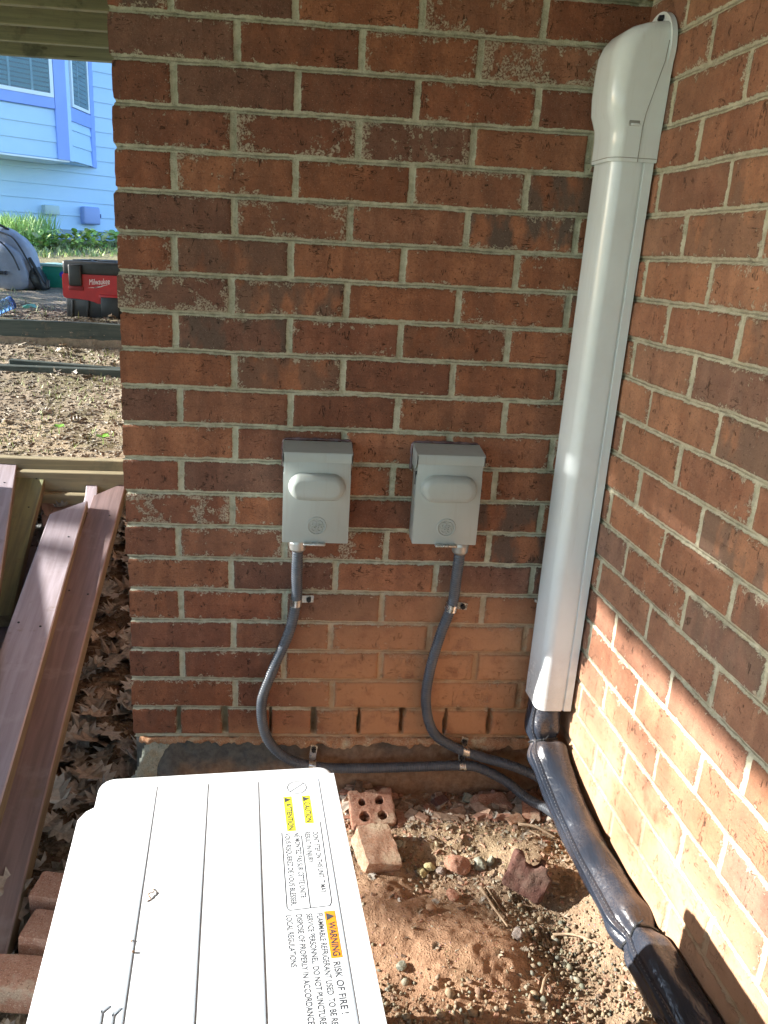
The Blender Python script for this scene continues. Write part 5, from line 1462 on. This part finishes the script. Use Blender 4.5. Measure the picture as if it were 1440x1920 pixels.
# ------------------------------------------------------------------ backpack
def backpack():
    cx, cy, zb = -1.640, 4.40, gz(-1.56, 4.35) - 0.005
    root = thing('backpack', 'grey backpack with black zips standing on the ground by the green tub', 'backpack', (cx, cy, zb))
    M_BAG = simple('grey backpack cloth', (0.32, 0.35, 0.42), (0.26, 0.29, 0.36), 0.8, 0, 9, 0.6, 30, 0.01)
    def body(name, sx, sy, sz, ox, oy, oz, lean, mat, seed, sub=5):
        bm = bmesh.new(); bmesh.ops.create_icosphere(bm, subdivisions=sub, radius=1)
        for v in bm.verts:
            c = v.co.copy()
            k = (abs(c.x) ** 3.2 + abs(c.y) ** 3.2 + abs(c.z) ** 3.2) ** (-1 / 3.2); c = c * k
            top = max(0, c.z); c.x *= 1 - 0.34 * top ** 2; c.y *= 1 - 0.30 * top
            n_ = mnoise.fractal(c * 1.5 + Vector((seed, 0, 0)), 0.9, 2, 3) * 0.05
            c *= 1 + n_
            v.co = Vector((ox + c.x * sx + lean * (c.z + 1) * 0.5, oy + c.y * sy, oz + (c.z + 1) * 0.5 * sz))
        return obj_bm(name, bm, mat, root, True)
    body('main_bag', 0.165, 0.12, 0.44, cx + 0.02, cy, zb, -0.08, M_BAG, 1)
    fp = body('front_pocket', 0.135, 0.06, 0.33, cx + 0.0, cy - 0.10, zb + 0.005, -0.06, M_BAG, 4)
    body('side_pocket', 0.045, 0.09, 0.20, cx + 0.185, cy - 0.02, zb, -0.07, M_BLACKPL, 7, 4)
    def piping(pts, r, name):
        pts = [(x - 0.08 * (z - zb) / 0.44 + 0.02, y, z) for x, y, z in pts]; path, L = catmull(pts, 50); V, F = sweep(path, (0, -1, 0), lambda s, a: r, 8); obj_from(name, V, F, M_BLACKPL, root)
    piping([(cx - 0.17, cy - 0.135, zb + 0.33), (cx - 0.09, cy - 0.15, zb + 0.375), (cx, cy - 0.15, zb + 0.345), (cx + 0.06, cy - 0.165, zb + 0.26), (cx + 0.085, cy - 0.17, zb + 0.15)], 0.006, 'zip')
    piping([(cx - 0.02, cy - 0.07, zb + 0.415), (cx + 0.07, cy - 0.10, zb + 0.38), (cx + 0.115, cy - 0.115, zb + 0.30), (cx + 0.145, cy - 0.115, zb + 0.19), (cx + 0.15, cy - 0.11, zb + 0.13)], 0.006, 'zip')
    piping([(cx - 0.19, cy - 0.172, zb + 0.235), (cx - 0.12, cy - 0.178, zb + 0.232), (cx - 0.04, cy - 0.172, zb + 0.236)], 0.004, 'zip')
    piping([(cx - 0.085, cy - 0.04, zb + 0.395), (cx - 0.075, cy - 0.05, zb + 0.445), (cx - 0.015, cy - 0.05, zb + 0.462), (cx + 0.045, cy - 0.04, zb + 0.43)], 0.009, 'grab_handle')
    piping([(cx + 0.15, cy - 0.10, zb + 0.24), (cx + 0.20, cy - 0.12, zb + 0.10), (cx + 0.23, cy - 0.14, zb + 0.03), (cx + 0.245, cy - 0.13, zb + 0.09)], 0.012, 'shoulder_strap')
    text_mesh('emblem_writing', "CME", (cx - 0.075, cy - 0.174, zb + 0.128), (cx - 0.005, cy - 0.176, zb + 0.128), 0.038, M_PRINT, fp, (0, 0, 1), 0.004, extrude=0.02)
backpack()
bpy.data.objects['backpack'].scale = (1, 1, 0.91)

# green tub with a blue oval mark
tub = thing('plastic_tub', 'flat green plastic tub with a blue oval mark between backpack and red vacuum', 'tub', (-1.15, 4.65, -0.70))
M_TUB = simple('sea green plastic', (0.03, 0.34, 0.24), (0.025, 0.30, 0.21), 0.4)
box_obj('tub_body', (-1.17, 4.65, -0.620), (0.66, 0.30, 0.165), M_TUB, tub, bevel=0.012)
box_obj('rim', (-1.17, 4.65, -0.530), (0.69, 0.33, 0.020), simple('pale green rim', (0.40, 0.62, 0.52)), tub, bevel=0.005)
bm = bmesh.new(); r_ = bmesh.ops.create_circle(bm, cap_ends=True, segments=32, radius=1)
bmesh.ops.transform(bm, matrix=Matrix.Translation((-1.325, 4.498, -0.590)) @ Matrix.Rotation(PI / 2, 4, 'X') @ Matrix.Diagonal((0.055, 0.028, 1, 1)), verts=bm.verts)
ov = obj_bm('oval_mark', bm, simple('royal blue print', (0.02, 0.06, 0.55)), tub)
bm = bmesh.new(); bmesh.ops.create_circle(bm, cap_ends=True, segments=24, radius=1)
bmesh.ops.transform(bm, matrix=Matrix.Translation((-1.312, 4.4965, -0.590)) @ Matrix.Rotation(PI / 2, 4, 'X') @ Matrix.Diagonal((0.024, 0.012, 1, 1)), verts=bm.verts)
obj_bm('white_dot', bm, M_WHITEPRINT, ov)

# water bottle lying on the ground
bot = thing('water_bottle', 'clear blue plastic bottle lying on its side at the terrace edge', 'bottle', (-1.14, 2.80, -0.73))
mg = Nodes('blue bottle plastic'); mg.set('Base Color', (0.45, 0.70, 0.95, 1)); mg.set('Transmission Weight', 0.75); mg.set('Roughness', 0.12); mg.set('IOR', 1.35)
a = Vector((-1.27, 2.74, -0.735)); b = Vector((-1.145, 2.86, -0.668)); dd = (b - a).normalized()
path = [a + dd * (0.20 * i / 40 - 0.03) for i in range(41)]
V, F = sweep(path, (0, 0, 1), lambda s, t_: (0.032 * (1 + 0.05 * math.sin(s * 55)) if s > 0.28 else 0.011 + 0.021 * max(0, (s - 0.08) / 0.2) ** 0.7 if s > 0.08 else 0.012), 24)
obj_from('bottle_body', V, F, mg.mat, bot)
bm = bmesh.new(); add_cyl(bm, path[38], path[40] + dd * 0.002, 0.0335, n=24); obj_bm('bottle_base', bm, simple('deep blue plastic', (0.04, 0.12, 0.45), None, 0.3), bot, True)
bm = bmesh.new(); add_cyl(bm, path[0] - dd * 0.012, path[2], 0.0145, n=20); obj_bm('cap', bm, M_WHITEPRINT, bot, True)

# crumpled green scrap
scrap = stone((-1.23, 3.35, -0.735), (0.045, 0.03, 0.022), simple('green foil', (0.10, 0.42, 0.30), (0.20, 0.55, 0.42), 0.4), 'crumpled green scrap on the ground between bottle and tub', 55, cat='scrap')
scrap.name = 'plastic_scrap'

# ------------------------------------------------------------------ siding house
hd = Vector((0.7692, 0.6390, 0)); hn = Vector((0.6390, -0.7692, 0)); HO = Vector((-1.952, 8.6, 0))
def HP(u, off, z): return HO + hd * u + hn * off + Vector((0, 0, z))
bh = thing('siding_house', 'house with lap siding coloured for blue shade and a bay window behind the yard', 'house', HP(0, 0, -0.4))
def siding(name, p0, p1, n_, z0, z1, lap, parent):
    d = Vector(p1) - Vector(p0); V = []; F = []; mi = []
    z = z0; i = 0; Vv = []
    while z < z1 - 1e-4:
        zt2 = min(z + lap, z1)
        for q, zz, o in ((p0, z, 0.016), (p1, z, 0.016), (p1, zt2, 0.002), (p0, zt2, 0.002), (p0, z, -0.002), (p1, z, -0.002)):
            V.append(Vector((q[0], q[1], zz)) + n_ * o)
        b_ = i * 6; F += [(b_, b_ + 1, b_ + 2, b_ + 3), (b_ + 4, b_ + 5, b_ + 1, b_)]
        z += lap; i += 1
    return obj_from(name, V, F, M_SIDING, parent, smooth=False)
LAP = 0.152
siding('wall', HP(-2.35, 0, 0), HP(6, 0, 0), hn, -0.25, 5.0, LAP, bh)
bm = bmesh.new(); pts = [HP(-2.35, -0.004, 0), HP(6, -0.004, 0), HP(6, -4, 0), HP(1, -4, 0), HP(-2.35, -0.9, 0)]
prism(bm, [p + Vector((0, 0, -0.8)) for p in pts], (0, 0, 0), (0, 0, 5.8)); obj_bm('wall_core', bm, M_SIDING, bh)
bm = bmesh.new(); prism(bm, [HP(-2.35, 0.006, -0.8), HP(6, 0.006, -0.8), HP(6, 0.0, -0.8), HP(-2.35, 0.0, -0.8)], (0, 0, 0), (0, 0, 0.56)); obj_bm('foundation', bm, simple('blue grey concrete', (0.28, 0.38, 0.50)), bh)
BF = 0.5
bay = thing('tmp', 'x', 'x'); bpy.data.objects.remove(bay)
bay = obj_bm('bay_window', (lambda b: (prism(b, [HP(u, o, 0.432) for u, o in ((-2.3, -0.01), (-1.98, BF - 0.02), (-0.70, BF - 0.02), (-0.16, -0.01))], (0, 0, 0), (0, 0, 2.4)), b)[1])(bmesh.new()), M_SIDING, bh)
fn = hn
sd = (HP(-0.12, 0, 0) - HP(-0.675, BF, 0)); sn = Vector((sd.y, -sd.x, 0)).normalized()
siding('front_siding', HP(-1.98, BF - 0.018, 0), HP(-0.78, BF - 0.018, 0), hn, 0.44, 0.905, LAP, bay)
q0 = HP(-0.675, BF, 0); 
def SP(t, off, z): return q0 + sd * t + sn * off + Vector((0, 0, z))
siding('side_siding', SP(0.16, -0.012, 0), SP(0.86, -0.012, 0), sn, 0.44, 0.83, LAP, bay)
def slab3(name, pts2, frame, off0, off1, mat, parent):
    bm = bmesh.new(); a = [frame(t, off0, z) for t, z in pts2]; b = frame(0, off1, 0) - frame(0, off0, 0)
    prism(bm, a, (0, 0, 0), b); return obj_bm(name, bm, mat, parent)
def rect(t0, t1, z0, z1): return [(t0, z0), (t1, z0), (t1, z1), (t0, z1)]
slab3('trim', rect(-1.98, -0.79, 0.905, 1.005), HP, BF - 0.03, BF + 0.016, M_TRIM, bay)
slab3('trim', rect(-0.785, -0.660, 0.432, 2.4), HP, BF - 0.03, BF + 0.018, M_TRIM, bay)
slab3('trim', rect(0.0, 0.15, 0.432, 2.4), SP, -0.03, 0.012, M_SIDING, bay)
slab3('trim', rect(0.86, 1.0, 0.432, 2.4), SP, -0.03, 0.012, M_TRIM, bay)
slab3('trim', rect(0.151, 0.859, 0.83, 0.96), SP, -0.03, 0.010, M_TRIM, bay)
slab3('trim', rect(-1.98, -0.66, 0.415, 0.4315), HP, 0.02, BF + 0.004, M_FRAME, bay)
def window(frame, t0, t1, z0, z1, off, fw, parent, nm, muntins):
    w = slab3('window', rect(t0, t1, z0, z1), frame, off - 0.02, off + 0.001, M_ROOMDARK, parent)
    bm = bmesh.new()
    for r in (rect(t0, t1, z0, z0 + fw), rect(t0, t1, z1 - fw, z1), rect(t0, t0 + (fw if frame is HP else fw / 0.65), z0 + fw, z1 - fw), rect(t1 - (fw if frame is HP else fw / 0.65), t1, z0 + fw, z1 - fw)):
        a = [frame(t, off, z) for t, z in r]; prism(bm, a, (0, 0, 0), frame(0, off + 0.028, 0) - frame(0, off, 0))
    obj_bm('frame', bm, M_FRAME, w)
    bm = bmesh.new(); z = z0 + fw + 0.02
    while z < z1 - fw:
        a = [frame(t, off + o, zz) for t, o, zz in ((t0 + 0.01, 0.004, z), (t1 - 0.01, 0.004, z), (t1 - 0.01, 0.010, z + 0.026), (t0 + 0.01, 0.010, z + 0.026))]
        vs = [bm.verts.new(p) for p in a]; bm.faces.new(vs); z += 0.042
    obj_bm('blind', bm, M_BLIND, w)
    bm = bmesh.new()
    for t in muntins:
        a = [frame(t, off + 0.014, z0), frame(t + 0.022, off + 0.014, z0), frame(t + 0.022, off + 0.014, z1), frame(t, off + 0.014, z1)]; prism(bm, a, (0, 0, 0), frame(0, off + 0.020, 0) - frame(0, off + 0.014, 0))
    obj_bm('muntin', bm, M_FRAME, w)
    slab3('pane', rect(t0 + 0.02, t1 - 0.02, z0 + 0.02, z1 - 0.02), frame, off + 0.021, off + 0.024, M_GLASS, w)
window(HP, -1.95, -0.795, 1.005, 2.2, BF - 0.004, 0.035, bay, 'front', [-1.245, -1.02, -1.47, -1.70])
window(SP, 0.19, 0.80, 0.965, 2.2, -0.004, 0.030, bay, 'side', [0.42])
# vent hood, utility box
vent = box_obj('vent_hood', HP(-0.70, 0.045, -0.055), (0.17, 0.10, 0.10), simple('pale vent plastic', (0.50, 0.62, 0.62)), bh, Matrix.Rotation(math.atan2(hd.y, hd.x), 3, 'Z'), 0.012)
ub = box_obj('utility_box', HP(-0.245, 0.055, -0.085), (0.20, 0.11, 0.19), simple('lavender grey plastic', (0.30, 0.40, 0.72), None, 0.5), bh, Matrix.Rotation(math.atan2(hd.y, hd.x), 3, 'Z'), 0.022, 3)
box_obj('latch', HP(-0.135, 0.07, -0.08), (0.02, 0.03, 0.04), simple('dark latch', (0.05, 0.08, 0.2)), ub, Matrix.Rotation(math.atan2(hd.y, hd.x), 3, 'Z'), 0.004)

# ------------------------------------------------------------------ deck overhead
deck = thing('wooden_deck', 'weathered wooden deck overhead, its joists seen from below at the top corner', 'deck', (-2, 1.5, 0.62))
DZ = 0.62; RIMX = -3.17
k = 0; y = 3.73
while y > -6.2:
    if abs(y - 0.18) > 0.22 or y > 0.0:
        x1 = (UX - 0.004 - SL * y if y < -0.03 else -0.006)
        if k > 0: box_obj('joist', ((RIMX + 0.025 + x1) / 2, y, DZ + 0.095), (x1 - RIMX - 0.025, 0.040, 0.19), M_JOIST, deck, bevel=0.003, seg=1)
    y -= 0.355; k += 1
box_obj('rim_board', ((RIMX - 0.006) / 2 + 0.01, 3.73, DZ + 0.095), (-RIMX - 0.03, 0.045, 0.19), M_JOIST, deck, bevel=0.003, seg=1)
box_obj('rim_board', (RIMX, -1.26, DZ + 0.087), (0.045, 10.02, 0.21), M_JOIST, deck, bevel=0.003, seg=1)
x = RIMX + 0.095
while x < 0.90:
    y0 = -6.3; y1 = 3.77  # unseen run behind the camera, lengthened to darken the upper wall
    if x > -0.07: y1 = -0.02
    if x + 0.07 > UX: break
    box_obj('deck_plank', (x, (y0 + y1) / 2, DZ + 0.208), (0.138, y1 - y0, 0.032), M_DECK, deck, bevel=0.003, seg=1); x += 0.145
for px_, py_ in ((RIMX + 0.09, -6.1), (RIMX + 0.09, -2.3), (RIMX + 0.09, 3.6), (0.75, -6.1)):
    box_obj('post', (px_, py_, (DZ - 0.01 - 1.6) / 2), (0.09, 0.09, DZ - 0.01 + 1.6), M_JOIST, deck, bevel=0.004, seg=1)

# unseen board pile added on the left to shade the loose boards
for r in range(7):
    for c in range(2):
        zc = -1.455 + 0.045 + r * 0.092
        o = box_obj('shade_board', (-1.58 - c * 0.155 - 0.012 * ((r * 7) % 3), -0.25 + 0.06 * math.sin(r * 2.3), zc), (0.14, 2.9, 0.086), M_REDDARK if r % 2 else M_WOODGREEN, bevel=0.004, seg=1)
        tag(o, f"{'red stained' if r % 2 else 'mossy green'} thick board, {['lowest', 'second', 'third', 'middle', 'fifth', 'sixth', 'topmost'][r]} layer of the added shade pile, {'house side' if c == 0 else 'yard side'}", 'board', 'unseen board pile added to cast shade')

# ------------------------------------------------------------------ unseen tree on the sun side, its leaves placed to dapple the right wall
tree = thing('dapple_tree', 'unseen leafy tree far on the left with leaves placed to dapple the sunlight', 'tree', (-12.3, 2.3, -1.5))
M_BARK = simple('grey bark of added shade plants', (0.16, 0.13, 0.10), (0.24, 0.20, 0.16), 0.9, 0, 12, 0.8, 30, 0.01)
def shade_limb(name, pts, r0, r1, par):
    path, L = catmull(pts, 30)
    V, F = sweep(path, (1, 0, 0), lambda q, a: (r0 + (r1 - r0) * q) * (1 + 0.08 * math.sin(3 * a + q * 9)), 10)
    return obj_from(name, V, F, M_BARK, par)
shade_limb('dapple_trunk', [(-12.3, 2.3, -1.7), (-12.25, 2.3, 0.5), (-12.35, 2.2, 2.6), (-12.3, 2.1, 4.6), (-12.2, 2.2, 6.2)], 0.17, 0.05, tree)
shade_limb('shade_limb', [(-12.33, 2.2, 2.9), (-12.2, 1.6, 3.7), (-12.1, 0.9, 4.25), (-12.0, 0.2, 4.5)], 0.06, 0.015, tree)
shade_limb('shade_limb', [(-12.3, 2.15, 3.9), (-12.3, 2.9, 4.8), (-12.2, 3.5, 5.2)], 0.06, 0.015, tree)
rt = np.random.RandomState(12)
def dist_seg(y, z, a, b):
    t = np.clip(((y - a[0]) * (b[0] - a[0]) + (z - a[1]) * (b[1] - a[1])) / ((b[0] - a[0]) ** 2 + (b[1] - a[1]) ** 2), 0, 1)
    return np.hypot(y - a[0] - t * (b[0] - a[0]), z - a[1] - t * (b[1] - a[1]))
# main crown above the sunlit patch, then leaf bands added to thin the sun
n1 = 5200
d = rt.normal(size=(n1, 3)); d /= np.linalg.norm(d, axis=1)[:, None]
q = d * (rt.rand(n1, 1) ** 0.45) * np.array((1.5, 1.9, 1.5)) + np.array((-12.2, 2.2, 5.6))
n2 = 165
b = np.stack([rt.uniform(-12.6, -11.6, n2), rt.uniform(0.25, 1.75, n2), rt.uniform(3.685, 3.895, n2)], 1)
n3 = 150
g = np.stack([rt.uniform(-12.6, -11.6, n3), rt.uniform(0.55, 1.35, n3), rt.uniform(3.05, 3.50, n3)], 1)
q = np.concatenate([q, b, g])
py_ = q[:, 1] - 0.05 * (q[:, 0] + 12) / 0.526 * -1 * -1; pz_ = q[:, 2] + 0.20 * (q[:, 0] + 12) / 0.526
free = (dist_seg(py_, pz_, (0.875, 3.775), (0.80, 3.735)) > 0.050) & (dist_seg(py_, pz_, (0.66, 3.745), (0.42, 3.705)) > 0.052)  # leaf gaps carved where full sun should land
free &= ~((py_ < 0.80) & (pz_ < 3.70) & (pz_ > 3.49))
q = q[free]; n = len(q)
R = np.array([Matrix.Rotation(rt.uniform(0, 6.28), 3, 'Z') @ Matrix.Rotation(rt.uniform(0, 6.28), 3, 'X') for _ in range(n)])
c_ = np.array([(0.05, 0.11, 0.025), (0.08, 0.15, 0.03), (0.10, 0.17, 0.05)])[rt.randint(0, 3, n)]
lv = scatter_mesh('dapple_crown', OV * np.array((1.3, 1, 1)), OF, q, R, np.repeat(rt.uniform(0.05, 0.085, (n, 1)), 3, 1), c_, M_GREEN, None, smooth=False)
del lv['kind']
lv.parent = tree; lv.matrix_parent_inverse = Matrix.Translation(-tree.location)

# unseen evergreen screen added on the left to shade the upper terrace
shade_hedge = thing('shade_hedge', 'dense evergreen screen, unseen, added to shade the upper terrace', 'shade_hedge', (-4.7, 4.3, -0.8))
n = 9000
q = np.stack([rt.normal(-4.75, 0.22, n), rt.uniform(3.0, 6.0, n), rt.uniform(-0.75, 0.92, n)], 1)
q[:, 2] -= 0.25 * np.abs(fbm(q[:, 1], q[:, 0], 2.0, 2, 3)) * (q[:, 2] > 0.3)
R = np.array([Matrix.Rotation(rt.uniform(0, 6.28), 3, 'Z') @ Matrix.Rotation(rt.uniform(0, 6.28), 3, 'X') for _ in range(n)])
c_ = np.array([(0.04, 0.10, 0.025), (0.07, 0.14, 0.03), (0.09, 0.16, 0.05)])[rt.randint(0, 3, n)]
hv = scatter_mesh('shade_foliage', OV * np.array((1.2, 1, 1)), OF, q, R, np.repeat(rt.uniform(0.04, 0.07, (n, 1)), 3, 1), c_, M_GREEN, None, smooth=False)
del hv['kind']
hv.parent = shade_hedge; hv.matrix_parent_inverse = Matrix.Translation(-shade_hedge.location)
for yy in (3.3, 4.0, 4.7, 5.4): shade_limb('stem', [(-4.75, yy, -0.9), (-4.74, yy + 0.05, -0.3), (-4.76, yy - 0.04, 0.5)], 0.03, 0.01, shade_hedge)
